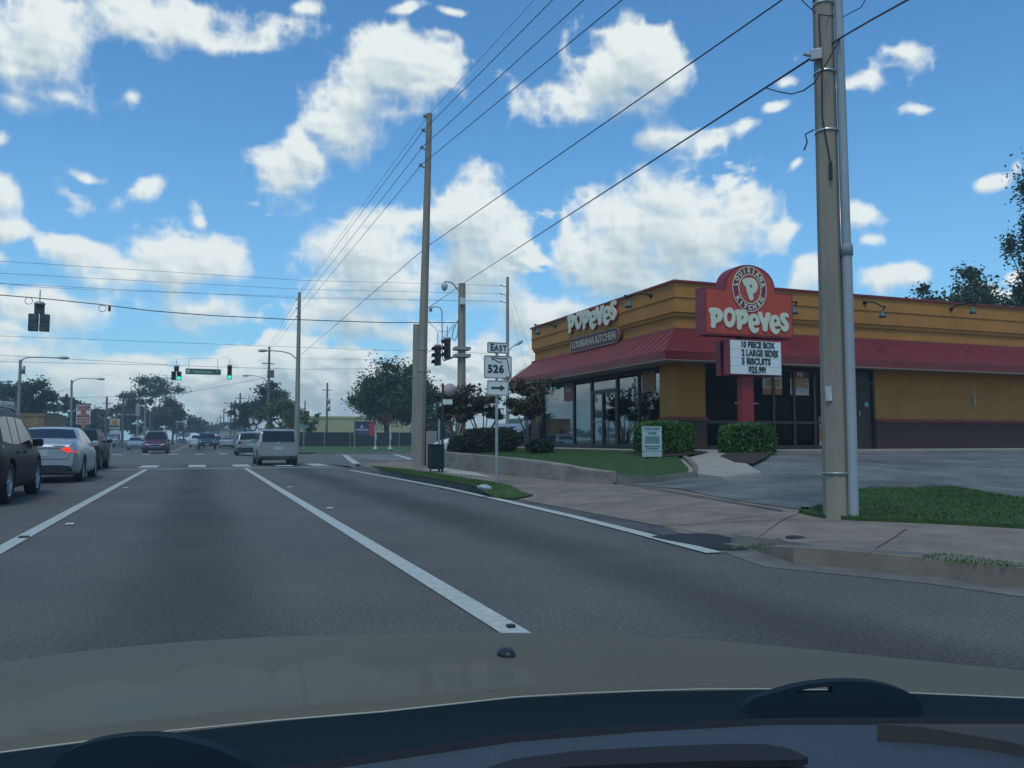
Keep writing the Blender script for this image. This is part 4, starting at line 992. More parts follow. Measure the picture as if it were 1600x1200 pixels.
# big near pole with its conduit
px_ = G(1307, 811, .15); PX, PY = px_.x, px_.y
big = pole('utility_pole', 'tall near concrete utility pole with a grey conduit, standing at the pavement edge', PX, PY, .15, 12.6, .150, .095, m_pole, True)
big.rotation_euler = (0, 0, -math.atan2(PX, PY))
w = MB(); w.tube([(.19, -.03, -.1), (.195, -.03, 3.3)], [.062, .062], 12); w.lathe([(.07,-.12),(.074,-.12),(.074,0),(.066,.02)], (.195,-.03,3.3), 'Z', 14); w.tube([(.195, -.03, 3.3), (.155, -.03, 11)], [.054, .05], 12)
w.build('conduit', m_conduit, big)
for z in (.55*1, 4.75, 5.5, 6.38):
    r = .155-.0045*z; w = MB(); w.lathe([(r, -.014), (r+.006, -.014), (r+.006, .014), (r, .014)], (0, 0, z), 'Z', 12); w.build('strap', m_galv if z < 1 else m_steel, big)
zc = AY(1310, 70, PY).z-.15
w = MB(); w.bevbox((-.16, -.16, zc-.28), (-.02, -.1, zc-.14), .01); w.tube([(-.15,-.1,zc-.2),(-.24,-.12,zc-.17)], .02, 6); w.build('bracket', m_galv, big)
w = MB(); z5 = AY(1290,180,PY).z-.15
w.tube([(-.05,-.135,zc+.3),(-.03,-.14,zc-.4),(-.04,-.14,zc-1.0),(.04,-.145,zc-1.6)], .008, 5); w.bevbox((.02,-.17,zc-1.8),(.06,-.13,zc-1.58),.008)
w.tube([(-.14,-.1,z5-.2),(-.24,-.12,z5-.25),(-.22,-.12,z5-.35),(-.26,-.12,z5-.45)], .01, 5)
w.build('ground_wire', m_wire, big)
w = MB(); n_ = AY(1299, 614, PY-.16); w.box((-.085, -.156, n_.z-.15-.09), (-.012, -.144, n_.z-.15+.09)); w.build('paper_notice', mat('faded_paper', (.42,.44,.42), .9, var=.4, scale=25), big)
# main line poles along the street
T2 = AY(671, 178, 29.1)
p2 = pole('utility_pole', 'tall concrete utility pole beside the litter bin, three insulators near its top', 7.45, 29.1, .15, T2.z, .20, .11, m_pole, True, lean=(T2.x-7.45, 0))
ins2 = []
for (qx, qy) in ((662, 203), (660, 230), (658, 258)):
    q = AY(qx, qy, 29.1); standoff(p2, q.x-7.45+.18, q.z-.15-.05, -.20); ins2.append(q)
standoff(p2, T2.x-7.45-.05, T2.z-.30, -.12)
for z in (AY(660,546,29.1).z, AY(660,580,29.1).z): w = MB(); w.lathe([(.19,-.012),(.2,-.012),(.2,.012),(.19,.012)], ((T2.x-7.45)*z/13, 0, z-.15), 'Z', 10); w.build('strap', m_galv, p2)
w = MB(); w.bevbox((.14,-.06,0),(.24,.06,1.6),.01); w.build('cable_guard', mat('rusty_guard', (.16,.06,.035), .8, var=.2), p2)
T2b = AY(650, 507, 33.0); pole('utility_pole', 'shorter square concrete pole standing close behind the tall one', AY(649.5,700,33).x, 33.0, .15, T2b.z, .185, .15, m_pole2, True)
T3 = AX(467, 457, 7.6); P3Y = 70.5; T3 = AY(467, 457, P3Y)
p3 = pole('utility_pole', 'tall slim concrete pole past the junction, right of the silver van', AY(463.5,700,P3Y).x, P3Y, .2, T3.z, .24, .13, m_pole2, True); X3 = AY(463.5,700,P3Y).x
ins3 = []
for (qx, qy) in ((463, 468), (463, 482), (463, 495)):
    q = AY(qx, qy, P3Y); standoff(p3, .1, q.z-.2-.05, q.x-X3-.1); ins3.append(q)
def lamp_arm(t, pts, head, m_=m_galv, r=.05):
    w = MB(); w.tube(pts, r, 6); w.build('lamp_arm', m_, t)
    w = MB(); h = Vector(head); d = (Vector(pts[-1])-Vector(pts[-2])).normalized()
    w.tube([h-d*.1, h+d*.15, h+d*.5, h+d*.72], [.05, .11, .13, .05], 8); w.build('lamp_head', m_galv, t)
def arm_from(t, org, pix, Y):
    pts = [AY(x, y, Y)-Vector(org) for x, y in pix]; lamp_arm(t, pts, pts[-1])
arm_from(p3, (X3, P3Y, .2), ((463,561),(455,553),(440,549),(425,548),(417,548)), P3Y)
P4Y = 110; X4 = AY(419,640,P4Y).x
p4 = pole('utility_pole', 'slim wooden pole with transformers left of the tall dark tree', X4, P4Y, .2, AY(418,542,P4Y).z, .2, .13, m_wood)
arm_from(p4, (X4, P4Y, .2), ((417,597),(410,590),(398,587),(388,587)), P4Y)
for px_t in (420.5, 425.5):
    q = AY(px_t, 584, P4Y)-Vector((X4, P4Y, .2)); w = MB(); w.lathe([(0,-.5),(.22,-.5),(.24,-.4),(.24,.4),(.2,.5),(0,.52)], q, 'Z', 12); w.build('transformer', mat('transformer_grey', (.10,.11,.11), .6), p4)
w = MB(); q = AY(419,568,P4Y)-Vector((X4,P4Y,.2)); w.bevbox((q.x-.75,-.06,q.z-.06),(q.x+.75,.06,q.z+.06),.01); w.build('crossarm', m_wood, p4)
i = 0
for (px_, py_, Y, lab) in ((374,614,150,'first slim pole in the far row right of the road'),(366,625,175,'second slim pole in the far row, with a lamp arm'),(360,628,200,'third slim pole in the far row'),(349,637,240,'fourth slim pole in the far row, small and far'),(344,648,300,'fifth slim pole in the far row, barely visible'),(339,653,360,'farthest slim pole in the far row')):
    X = AY(px_, 680, Y).x; t = pole('utility_pole', lab, X, Y, .2, AY(px_, py_, Y).z, .22, .14, m_wood, group='slim poles along the far right side of the road')
    if i == 1: arm_from(t, (X, Y, .2), ((366,635),(362,631),(355,630)), Y)
    w = MB(); zz = AY(px_, py_, Y).z-.2; w.box((-.9,-.06,zz-1.0),(.9,.06,zz-.86)); w.build('crossarm', m_wood, t); i += 1
LAMPS = ((32,562,72,((32,566),(37,560),(48,558),(92,559)),'lamp pole at the far left with a long arm reaching right'),(112,594,95,((112,600),(117,594),(126,591),(152,592)),'slimmer lamp pole just left of the liquor sign'))
for (px_, py_, Y, arm, lab) in LAMPS:
    X = AY(px_-4*(px_ < 50), 670, Y).x; t = pole('lamp_pole', lab, X, Y, .1, AY(px_, py_, Y).z, .16, .10, m_pole2, cat='street lamp', lean=(AY(px_, py_, Y).x-X, 0), group='lamp poles on the left side')
    arm_from(t, (X, Y, .1), arm, Y)
    if px_ < 50: w = MB(); q = AY(36,578,Y)-Vector((X,Y,.1)); w.lathe([(0,-.3),(.16,-.3),(.16,.3),(0,.32)], q, 'Z', 10); w.build('junction_can', m_galv, t)
for (px_, py_, Y, m_, lab) in ((165.5,620,120,m_wood,'thin pole between the liquor sign and the cream sign'),(191.5,615,118,m_wood,'thin pole just right of the cream panel sign'),(226,634,140,m_pole2,'thick short pole behind the red oncoming car'),(215,628,135,m_pole2,'pole carrying a signal arm left of the red car'),(75.5,615+30,125,m_wood,'short thin pole by the dark trees at left'),(276,662,190,m_pole2,'short pale pole at the left kerb far ahead'),(234,642,150,m_wood,'thin dark pole behind the red oncoming car')):
    X = AY(px_, 670, Y).x; t = pole('utility_pole', lab, X, Y, .1, AY(px_, py_, Y).z, .18, .12, m_, group='poles on the left side')
    if px_ == 215: arm_from(t, (X, Y, .1), ((215,649),(205,648),(192,648)), Y); q = AY(215.5,641,Y)-Vector((X,Y,.1)); w = MB(); w.bevbox((q.x-.3,-.3,q.z-.9),(q.x+.3,.3,q.z+.9),.05); w.build('box', m_galv, t)
    if px_ in (165.5, 191.5): w = MB(); zz = AY(px_, py_, Y).z-.1; w.box((-.5,-.05,zz-.9),(.5,.05,zz-.78)); w.build('crossarm', m_wood, t)
# poles beyond the cross street at the right
for (px_, py_, Y, lab) in ((510.5,598,110,'slim wooden pole carrying boxes in front of the yellow warehouse'),(476,626,150,'short distant pole left of the yellow warehouse')):
    X = AY(px_, 670, Y).x; t = pole('utility_pole', lab, X, Y, .4, AY(px_, py_, Y).z, .17, .11, m_wood)
    if px_ > 500:
        for yy in (627, 638):
            q = AY(511.5, yy, Y)-Vector((X, Y, .4)); w = MB(); w.lathe([(0,-.35),(.24,-.35),(.24,.35),(0,.36)], (q.x+.15,0,q.z), 'Z', 10); w.build('transformer', m_galv, t)
        w = MB(); q = AY(511,610,Y)-Vector((X,Y,.4)); w.box((q.x-.6,-.05,q.z),(q.x+.6,.05,q.z+.1)); w.build('crossarm', m_wood, t)
Y795 = 62; X795 = AY(793,640,Y795).x; T795 = AY(794, 433, Y795)
p795 = pole('utility_pole', 'tall pale pole rising behind the route sign, with a small lamp', X795, Y795, .4, T795.z, .17, .12, m_pole2, True)
ins795 = []
for qy in (446, 459, 471):
    q = AY(783, qy, Y795); standoff(p795, 0, q.z-.4-.05, q.x-X795); ins795.append(q)
arm_from(p795, (X795, Y795, .4), ((795,548),(799,543),(806,539)), Y795)
pole('light_pole', 'thin dark pole showing between the crape myrtle and the awning', AY(831,640,48).x, 48, .5, AY(831,605,48).z, .06, .05, m_black, cat='light pole')
# signal strain pole with heads
YS = 40.0; XS = AY(721,640,YS).x; ZS = AY(721, 443, YS).z
ps = pole('signal_pole', 'thick concrete signal pole with steel collars, right of the tall utility pole', XS, YS, .2, ZS, .25, .19, m_pole, True, cat='signal pole')
def loc(px_, py_, org, Y): return AY(px_, py_, Y)-Vector(org)
so_ = (XS, YS, .2)
w = MB()
for y_ in (545, 556): z = loc(722, y_, so_, YS).z; w.bevbox((-.40,-.32,z-.09),(.40,.32,z+.09),.02)
w.build('collar', m_galv, ps)
w = MB(); pts = [loc(*p, so_, YS) for p in ((718,553),(705,559),(693,563))]; w.tube(pts, .06, 8); w.build('bracket_arm', m_galv, ps)
w = MB(); pts = [loc(*p, so_, YS) for p in ((691,562),(691,520),(690.5,487),(688,481),(681,479),(675,480))]; w.tube(pts, .028, 8); w.lathe([(0,-.12),(.07,-.12),(.09,.05),(.05,.12),(0,.12)], loc(673,483,so_,YS), 'Z', 10); w.build('camera_mast', m_galv, ps)
w = MB(); pts = [loc(*p, so_, YS) for p in ((720,466),(719,457),(713,450),(707,442),(699,440),(694,440.5))]; w.tube(pts, .035, 8); w.build('lamp_arm', m_galv, ps)
w = MB(); w.lathe([(0,.16),(.10,.12),(.18,-.02),(.15,-.16),(.06,-.28),(0,-.30)], loc(694.5,446,so_,YS), 'Z', 14); w.build('globe_lamp', mat('pale_globe', (.42,.44,.42), .3), ps)
w = MB(); q = loc(720.5,472,so_,YS); w.bevbox((q.x-.14,-.32,q.z-.18),(q.x+.14,-.2,q.z+.18),.02); w.build('control_box', mat('white_box', (.55,.58,.57), .5), ps)
w = MB(); w.tube([loc(*p, so_, YS) for p in ((716,500),(708,516),(706,528),(710,532),(715,525),(716,504))], .02, 6); w.tube([loc(*p, so_, YS) for p in ((716,487),(719,480),(718,490),(716,487))], .03, 6); w.build('cable_loop', m_wire, ps)
m_sig = mat('signal_housing_black', (.016, .018, .020), .45); m_sigw = mat('mottled_signal_back', (.055, .062, .068), .6, var=.6, scale=7, dark=(.012,.013,.015))  # second housing: dark base with random grey mottling
m_lens = {k: mat('lens_'+k, c_, .3) for k, c_ in (('red', (.05,.008,.008)), ('amber', (.05,.03,.006)), ('green', (.006,.035,.025)))}
m_grn = mat('lit_green_lens', (.02,.5,.3), .3, emit=((.03,1.0,.52), 1.25))
def head(t, c_, sections, lit=None, w_=.33, ry=0.0, back=False, hm=None):
    """signal head hung with its top at c_, facing -Y turned by ry"""
    Mx = Matrix.Rotation(ry, 3, 'Z'); c_ = Vector(c_); hs = .33; hm = hm or m_sig
    for i in range(sections):
        w = MB(); z1 = -hs*i; w.bevbox((-w_/2, -.09, z1-hs+.006), (w_/2, .09, z1), .02)
        if not back:
            for k in range(15):
                a0 = R_(-20)+R_(220)*k/15; a1 = R_(-20)+R_(220)*(k+1)/15; r = .145
                w.add([(r*math.cos(a0), -.09, z1-hs/2+r*math.sin(a0)), (r*math.cos(a1), -.09, z1-hs/2+r*math.sin(a1)), (r*math.cos(a1), -.31, z1-hs/2-.02+r*math.sin(a1)), (r*math.cos(a0), -.31, z1-hs/2-.02+r*math.sin(a0))], [(0,1,2,3)])
        w.v = [Mx @ Vector(v)+c_ for v in w.v]; h = w.build('signal_section', hm, t)
        if not back:
            w = MB(); w.lathe([(0, -.115), (.06, -.112), (.13, -.095)], (0, 0, z1-hs/2), 'Y', 16); w.v = [Mx @ Vector(v)+c_ for v in w.v]
            col_ = ['red', 'amber', 'green'][min(i, 2)]; w.build('lens', m_grn if lit == i else m_lens[col_], h)
def hangers(t, c_, z_up, m_=m_galv):
    w = MB(); w.tube([c_, Vector(c_)+Vector((0, 0, z_up))], .022, 6); w.lathe([(0,-.02),(.19,-.02),(.20,.04),(.12,.10),(0,.12)], Vector(c_), 'Z', 12); w.build('hanger', m_, t)
t = thing('traffic_signal', 'dark three-lens signal seen from the side beside the signal pole, nearer one', 'traffic signal', so_, group='side-on signals by the signal pole'); q = loc(684, 541, so_, YS); head(t, q, 3, ry=R_(-62)); hangers(t, q, .75, m_galv)
t = thing('traffic_signal', 'dark three-lens signal seen from the side beside the signal pole, upper right one', 'traffic signal', so_, group='side-on signals by the signal pole'); q = loc(699, 530, so_, YS); head(t, q, 3, ry=R_(-62)); hangers(t, q, .70, m_galv)
# near five-section head seen at the left, with its wire
YN = 38.5
def doghouse(label, px_, py_, Y, ry, lit, back=False, hm=None, sc=1.0):
    q = AY(px_, py_, Y); t = thing('traffic_signal', label, 'traffic signal', q)
    head(t, (0, 0, 0), 1, None, .33, ry, back, hm)
    Mx = Matrix.Rotation(ry, 3, 'Z')
    for s in (-1, 1): head(t, tuple(Mx @ Vector((s*.185, 0, -.335))), 2, (1 if s == 1 and lit else None), .33, ry, back, hm)
    hangers(t, Vector((0, 0, .03)), .55); t.scale = (sc,)*3; return t
doghouse('grey mottled five-section signal hanging at the upper left, seen from behind', 62, 477, YN, 0, False, True, m_sigw, 1.1)
YF = 66.0
td = doghouse('five-section signal with one lit green lens left of the street name sign', 276, 573.5, YF, 0, True)
q = AY(359, 572.5, YF); t = thing('traffic_signal', 'three-lens signal lit green right of the street name sign', 'traffic signal', q); head(t, (0, 0, 0), 3, 2); hangers(t, Vector((0, 0, .03)), .6)
# the green street name sign
a, b = AY(290, 575.5, YF), AY(345, 586, YF); sn = thing('street_name_sign', 'green street name sign hung between the two lit signals', 'street sign', ((a.x+b.x)/2, YF, (a.z+b.z)/2)); hw, hh_ = (b.x-a.x)/2, (a.z-b.z)/2
m_sgreen = mat('street_sign_green', (.045, .12, .075), .5)
w = MB(); w.bevbox((-hw, -.02, -hh_), (hw, .02, hh_), .01); w.build('panel', m_sgreen, sn)
w = MB(); put(w, text_geo('Washington', hh_*1.3, .004, .006), (-.05, -.03, -.02), ux, uz); put(w, text_geo('St', hh_*.8, .004, .004), (hw*.80, -.03, .06), ux, uz); w.box((-hw*.93, -.03, -hh_*.5), (-hw*.76, -.02, hh_*.6)); w.build('lettering', mat('sign_white', (.38,.48,.42), .5), sn)
w = MB()
for s in (-.82, .82): w.tube([(s*hw, 0, hh_), (s*hw, 0, hh_+.75)], .02, 6)
w.build('hanger', m_galv, sn)
# wires
def wire(label, pts, r=.014, sag=0, n=14, name='overhead_wire'):
    P = []; pts = [Vector(p) for p in pts]
    for a, b in zip(pts, pts[1:]):
        k = n if sag else 1
        for i in range(k): u = i/k; q = a.lerp(b, u); q.z -= sag*4*u*(1-u); P.append(q)
    P.append(pts[-1]); w = MB(); w.tube(P, r*.72, 5)
    return tag(w.build(name, m_wire), label, 'wire', 'overhead wires')
ends = [(1290,-430),(1290,-345),(1290,-262)]; lb = ['top', 'middle', 'lowest']
for i in range(3):
    e1 = AY(*ends[i], PY); wire(f'{lb[i]} of the three wires from the near pole to the pole by the bin', [ins2[i], e1, e1+(e1-ins2[i])*.6], .016)
    wire(f'{lb[i]} of the three wires from the bin pole to the slim junction pole', [ins2[i], ins3[i]], .016)
    f4 = AY(418, (545,550,556)[i], P4Y); wire(f'{lb[i]} of three thin wires from the slim pole to the transformer pole', [ins3[i], f4], .016)
e1 = AY(1290,-495,PY); wire('thin earth wire above the three conductors, ending on top of the pole by the bin', [T2, e1], .008)
wire('thin earth wire from the tall pole by the bin down to the slim pole', [T2, T3], .010)
s2 = AY(665,387,29.1); e1 = AY(1285,-44,PY); wire('single wire crossing the middle of the sky down to the pole by the bin', [e1+(e1-s2)*.5, e1, s2], .016)
wire('single wire sloping down left from the pole by the bin behind the tall tree', [s2, AY(466,558,P3Y)], .018)
e1 = AY(1281,82,PY); e2 = AY(727,441,YS); wire('heavy cable from the near pole straight to the top of the signal pole', [e1, e2], .020)
wire('heavy cable between the signal pole and the tall pole beside it', [e2, AY(662,486,29.4)], .018)
wire('heavy cable leaving the near pole toward the upper right', [e1, AY(1312,60,PY-.2), AY(1360,32,PY-1.2), AY(1425,-4,PY-2.4), AY(1500,-40,PY-3.2)], .016)
wire('looping slack cable hanging off the left of the near pole', [AY(1312,62,PY-.2), AY(1292,98,PY-.2), AY(1272,130,PY-.15), AY(1255,142,PY), AY(1236,147,PY+.6), AY(1215,143,PY+1.2), AY(1196,137,PY+1.9)], .013)
wire('thin stay wire at the top of the near pole', [AY(1246,-6,PY), AY(1276,22,PY), AY(1290,24,PY-.16), AY(1318,26,PY), AY(1345,12,PY-.4), AY(1355,-6,PY-.8)], .009)
wire('thick bracket wire entering the frame beside the top of the near pole', [AY(1268,-8,PY), AY(1281,22,PY)], .014)
LY = [(408,436),(427,449),(443,461)]
for i in range(3):
    wire(f'{lb[i]} of the three wires crossing the whole sky at the left', [ins795[i], AY(470, LY[i][1]+[2,3,5][i], Y795+1), AY(0, LY[i][0], 58), AY(-250, LY[i][0]-14, 56)], .016)
wire('thin cable crossing the sky below the near signal wire', [AY(790,553,62), AY(560,546,62), AY(0,525,60), AY(-200,518,60)], .015)
wire('cable carrying the far lit signals', [AY(-150,556,YF), AY(0,565,YF), AY(276,571,YF), AY(359,574,YF), AY(463,577,P3Y), AY(600,576,P3Y)], .018)
wire('upper cable above the far lit signals', [AY(-100,548,YF), AY(0,555,YF), AY(200,566,YF), AY(262,570,YF)], .018)
wire('messenger wire linking the tops of the far signal hangers', [AY(274,561,YF), AY(296,560,YF), AY(340,560,YF), AY(359,558,YF)], .010)
wire('heavy signal cable drooping from upper left to the signal pole', [AY(-120,456,37), AY(0,461,YN-.2), AY(62,466,YN), AY(150,475,YN), AY(240,486,YN+.1), AY(330,493,YN+.3), AY(450,499,YN+.6), AY(600,504,YN+1), AY(712,504,YS-.3)], .028)
wire('thin upper wire passing over the near signal at left', [AY(-60,436,37), AY(62,449,YN), AY(200,455,YN+1), AY(460,463,62), AY(783,471,62)], .009)
wire('long low cable across the left trees', [AY(0,617,120), AY(70,619,120), AY(112,621,120), AY(215,619,122), AY(300,612,118), AY(380,597,112), AY(418,590,P4Y)], .025)
wire('sagging cable joining the two lamp poles at left', [AY(34,580,72), AY(60,607,80), AY(85,614,85), AY(112,606,95)], .016)
wire('faint cable right of the slim pole past the junction', [AY(466,560,P3Y), AY(560,562,66), AY(700,558,62)], .010)
wire('guy wire falling right from the tall pale pole', [AY(796,455,62), AY(822,530,60), AY(850,600,58)], .010)
wire('second guy wire falling right from the tall pale pole', [AY(796,468,62), AY(812,540,61), AY(832,610,60)], .010)
wire('slack cable looping between the tall pole and the side-on signals', [AY(664,492,29.3), AY(672,505,33), AY(684,517,37), AY(697,519,YS), AY(716,500,YS)], .015)
wire('cable running behind the side-on signals down to the left', [AY(716,503,YS), AY(697,523,YS), AY(680,541,YS), AY(660,558,YS)], .015)
# coils on the signal wire
for (cx_, cy_, lab) in ((45,470,'small coil of cable on the wire left of the near signal'),(160,482,'small coil of cable on the wire right of the near signal')):
    c0 = AY(cx_, cy_, YN-.1); w = MB(); w.tube([c0+Vector((.14*math.cos(a), 0, .14*math.sin(a))) for a in [2*math.pi*i/16 for i in range(17)]], .012, 5, cap=False); tag(w.build('cable_coil', m_wire), lab, 'cable coil', 'coils on the signal wire')
c0 = AY(171, 482, YN); w = MB(); w.bevbox((c0.x-.05, YN-.05, c0.z-.12), (c0.x+.05, YN+.05, c0.z+.1), .02); tag(w.build('splice_box', m_wire), 'small black splice box hanging on the signal wire', 'splice box')

# ------------------------------------------------------------------ signs and street furniture
# route sign
gp = G(776, 755, .17); RY = gp.y
rs = thing('route_sign', 'white route 526 sign assembly with EAST plate and arrow on a steel post', 'road sign', (gp.x, RY, .15))
w = MB(); w.tube([(0, 0, 0), (0, 0, AY(776,540,RY).z-.15)], .035, 8); w.build('post', m_galv, rs)
def plate(x0, y0, x1, y1, nm, rad_=.03):
    a, b = AY(x0, y0, RY)-Vector((gp.x, RY, .15)), AY(x1, y1, RY)-Vector((gp.x, RY, .15)); 
    def rr(d, r): 
        xa, xb, za, zb_ = a.x+d, b.x-d, b.z+d, a.z-d; return [(cx_+r*math.cos(R_(t_)), cz_+r*math.sin(R_(t_))) for cx_, cz_, t0 in ((xb-r, zb_-r, 0), (xa+r, zb_-r, 90), (xa+r, za+r, 180), (xb-r, za+r, 270)) for t_ in range(t0, t0+91, 18)]
    w = MB(); put(w, shape_geo([rr(0, rad_)], .003), (0, -.045, 0), ux, uz); o = w.build(nm, m_white, rs)
    w = MB(); put(w, shape_geo([rr(.010, rad_*.8), rr(.020, rad_*.7)], .002), (0, -.052, 0), ux, uz); w.build('border', m_ink, o)
    return o, (a.x+b.x)/2, (a.z+b.z)/2, b.x-a.x, a.z-b.z
o, cx_, cz_, ww, hh_ = plate(760, 534.5, 793.5, 553, 'plate_east')
w = MB(); ge = text_geo('E', hh_*.86, .002, .006); gt = text_geo('AST', hh_*.72, .002, .006, spacing=1.25); put(w, ge, (cx_-ww*.27, -.052, cz_), ux, uz, .85); put(w, gt, (cx_+ww*.12, -.052, cz_-.012), ux, uz, .85); w.build('lettering', m_ink, o)
o, cx_, cz_, ww, hh_ = plate(755, 555, 798.5, 592.5, 'plate_route', .04)
w = MB(); put(w, text_geo('526', hh_*.46, .002, .010, spacing=1.1), (cx_-ww*.08, -.052, cz_-hh_*.10), ux, uz, 1.0)
def fl(x, y): return (cx_+(x-340)/540*ww, -.052, cz_-(y-540)/470*hh_)
w.build('lettering', m_ink, o)
w = MB()
for pl in ([(410,437),(340,437),(300,405),(265,385),(228,392),(222,348),(330,350),(340,366),(480,366),(485,356),(512,356),(530,440),(545,490),(545,560),(575,650),(578,710),(550,742),(530,745),(502,728)],):
    for p_, q_ in zip(pl, pl[1:]):
        a, b = Vector(fl(*p_)), Vector(fl(*q_)); d = (b-a).normalized(); nn = Vector((-d.z, 0, d.x))*.008; w.poly([a-nn-d*.006, b-nn+d*.006, b+nn+d*.006, a+nn-d*.006], (0, -.003, 0))
w.build('state_outline', m_ink, o)
o, cx_, cz_, ww, hh_ = plate(760, 594, 793.5, 618.5, 'plate_arrow')
w = MB(); w.poly([(cx_+x*ww, -.050, cz_+z*hh_) for x, z in ((-.32,-.07),(.12,-.07),(.10,-.22),(.33,0),(.10,.22),(.12,.07),(-.32,.07))], (0, -.004, 0)); w.build('arrow', m_ink, o)
# litter bin with the bus stop sign on its post
gb = G(681, 737, .17); bin_ = thing('litter_bin', 'dark green square litter bin on legs beside the kerb', 'bin', (gb.x, gb.y, .17))
q0, q1 = AY(671.5, 733, gb.y), AY(692, 696, gb.y); hw = (q1.x-q0.x)/2
w = MB(); w.bevbox((-hw, -.22, q0.z-.17), (hw, .22, q1.z-.17), .025); w.build('body', m_dkgreen, bin_)
w = MB(); w.bevbox((-hw-.015, -.235, q1.z-.17), (hw+.015, .235, q1.z-.13), .015); w.build('lid', m_dkgreen, bin_)
for s in (-1, 1):
    w = MB(); w.tube([(s*hw*.8, 0, .12), (s*hw*.9 if s < 0 else s*.05, -.05, 0)], .022, 6); w.build('leg', m_black, bin_)
bs = thing('bus_stop_sign', 'round faded pink bus stop disc on a dark post by the bin', 'bus stop sign', (AY(691,730,gb.y+.35).x, gb.y+.35, .15))
by_ = gb.y+.35; bo = Vector((AY(691,730,by_).x, by_, .15))
w = MB(); w.bevbox((-.03, -.03, 0), (.03, .03, AY(691,599,by_).z-.15), .005); w.build('post', m_black, bs)
q = AY(702, 609, by_)-bo; w = MB(); w.lathe([(0,-.06),(.19,-.06),(.19,-.045),(0,-.045)], (q.x, 0, q.z), 'Y', 28); w.build('disc', mat('faded_pink_disc', (.42,.30,.29), .6), bs)
a, b = AY(691,624,by_)-bo, AY(706,632,by_)-bo; w = MB(); w.box((a.x, -.06, b.z), (b.x, -.05, a.z)); w.build('plate', m_white, bs)
q = AY(687,690,by_)-bo; w = MB(); w.tube([(q.x, .06, 0), (q.x, .06, AY(687,655,by_).z-.15)], .035, 6); w.build('stub_post', m_galv, bs)
# tow-away notice
gn = onlawn(1018, 716); NY = gn[1]-.1; tn = thing('notice_board', 'pale tow-away zone notice on short stakes in front of the rounded hedge', 'notice', (AY(1018,700,NY).x, NY, gn[2]))
no = Vector((AY(1018,700,NY).x, NY, gn[2])); a, b = AY(1003,666,NY)-no, AY(1034,713.5,NY)-no
w = MB(); w.box((a.x, -.01, b.z), (b.x, .01, a.z)); w.build('panel', mat('notice_panel', (.36,.43,.41), .6, var=.08, scale=8), tn)
w = MB(); 
for s in (a.x+.06, b.x-.06): w.box((s-.015, .012, -.05), (s+.015, .03, a.z-.05))
w.build('stake', m_galv, tn)
w = MB(); pw = b.x-a.x; cxn = (a.x+b.x)/2; hg = a.z-b.z
def line(txt, v, size, k=None):
    g_ = text_geo(txt, size, .002, .004); xs = [p.x for p in g_[0]]; kk_ = (pw*k)/(max(xs)-min(xs)) if k else 1; put(w, g_, (cxn-(max(xs)+min(xs))/2*kk_, -.013, b.z+hg*v), ux, uz, kk_, 1)
line('TOW-AWAY', .91, .10, .84); line('ZONE', .77, .10, .46)
for v in (.64, .58, .52, .46): line('UNAUTHORIZED VEHICLES', v, .03, .72)
line('TOWED AT OWNERS EXPENSE', .34, .03, .8); line('24 HOURS', .27, .045, .6)
w.build('lettering', mat('notice_green_ink', (.05,.17,.16), .6), tn)
w = MB(); w.box((a.x, -.014, b.z+hg*.185), (b.x, -.011, b.z+hg*.20)); w.build('rule', mat('notice_green_ink', (.05,.17,.16)), tn)
# banner, pedestrian posts and fence beyond the cross street
FYY = 80.0
def fpt(px_, z=.45): q = AY(px_, 600, FYY); return q.x
m_screen = mat('dark_privacy_screen', (.022, .030, .033), .85, var=.25, scale=1.2)
fn = thing('fence', 'long dark screened fence along the far side of the cross street', 'fence', (fpt(470), FYY, .4)); fx0, fx1 = fpt(468)-fpt(470), 46
w = MB(); w.box((fx0, 0, .05), (fx1, .04, AY(560,675.5,FYY).z-.4)); w.build('screen', m_screen, fn)
for i in range(20):
    x = fx0+i*(fx1-fx0)/19; w = MB(); w.tube([(x, -.04, 0), (x, -.04, 1.75)], .035, 6); w.build('post', m_galv, fn)
BYY = 72.5; a, b = AY(554, 659, BYY), AY(586, 681, BYY)
bb = thing('banner_sign', 'navy and red advertising banner in a wooden frame before the dark fence', 'banner', (a.x, BYY, .35)); bo_ = Vector((a.x, BYY, .35)); pw = b.x-a.x; z0, z1 = b.z-.35, a.z-.35
w = MB(); w.box((.05, -.01, z0), (pw, .01, z1)); w.build('banner', mat('navy_banner', (.030,.035,.085), .6, var=.2, scale=2), bb)
w = MB(); w.box((pw*.70, -.02, z0), (pw*.985, -.012, z1-.1)); w.lathe([(0,-.022),(.14,-.022)], (pw*.84, 0, z1-.22), 'Y', 12); w.build('red_figure', mat('banner_red', (.36,.045,.04), .6), bb)
w = MB(); put(w, text_geo('HIRING', .30, .003, .01), (pw*.36, -.02, z0+(z1-z0)*.42), ux, uz, 1.1); put(w, text_geo('CALL NOW', .13, .003), (pw*.36, -.02, z0+(z1-z0)*.18), ux, uz); w.poly([(pw*.26,-.018,z0+(z1-z0)*.58),(pw*.44,-.018,z0+(z1-z0)*.58),(pw*.35,-.018,z0+(z1-z0)*.82)], (0,-.004,0)); w.build('lettering', mat('banner_pale', (.35,.40,.45), .6), bb)
w = MB(); w.box((-.05, -.05, 0), (.06, .05, z1+.1)); w.box((-.05, -.05, z1), (pw+.02, .04, z1+.07)); w.build('frame', mat('tan_timber', (.26,.17,.09), .8), bb)
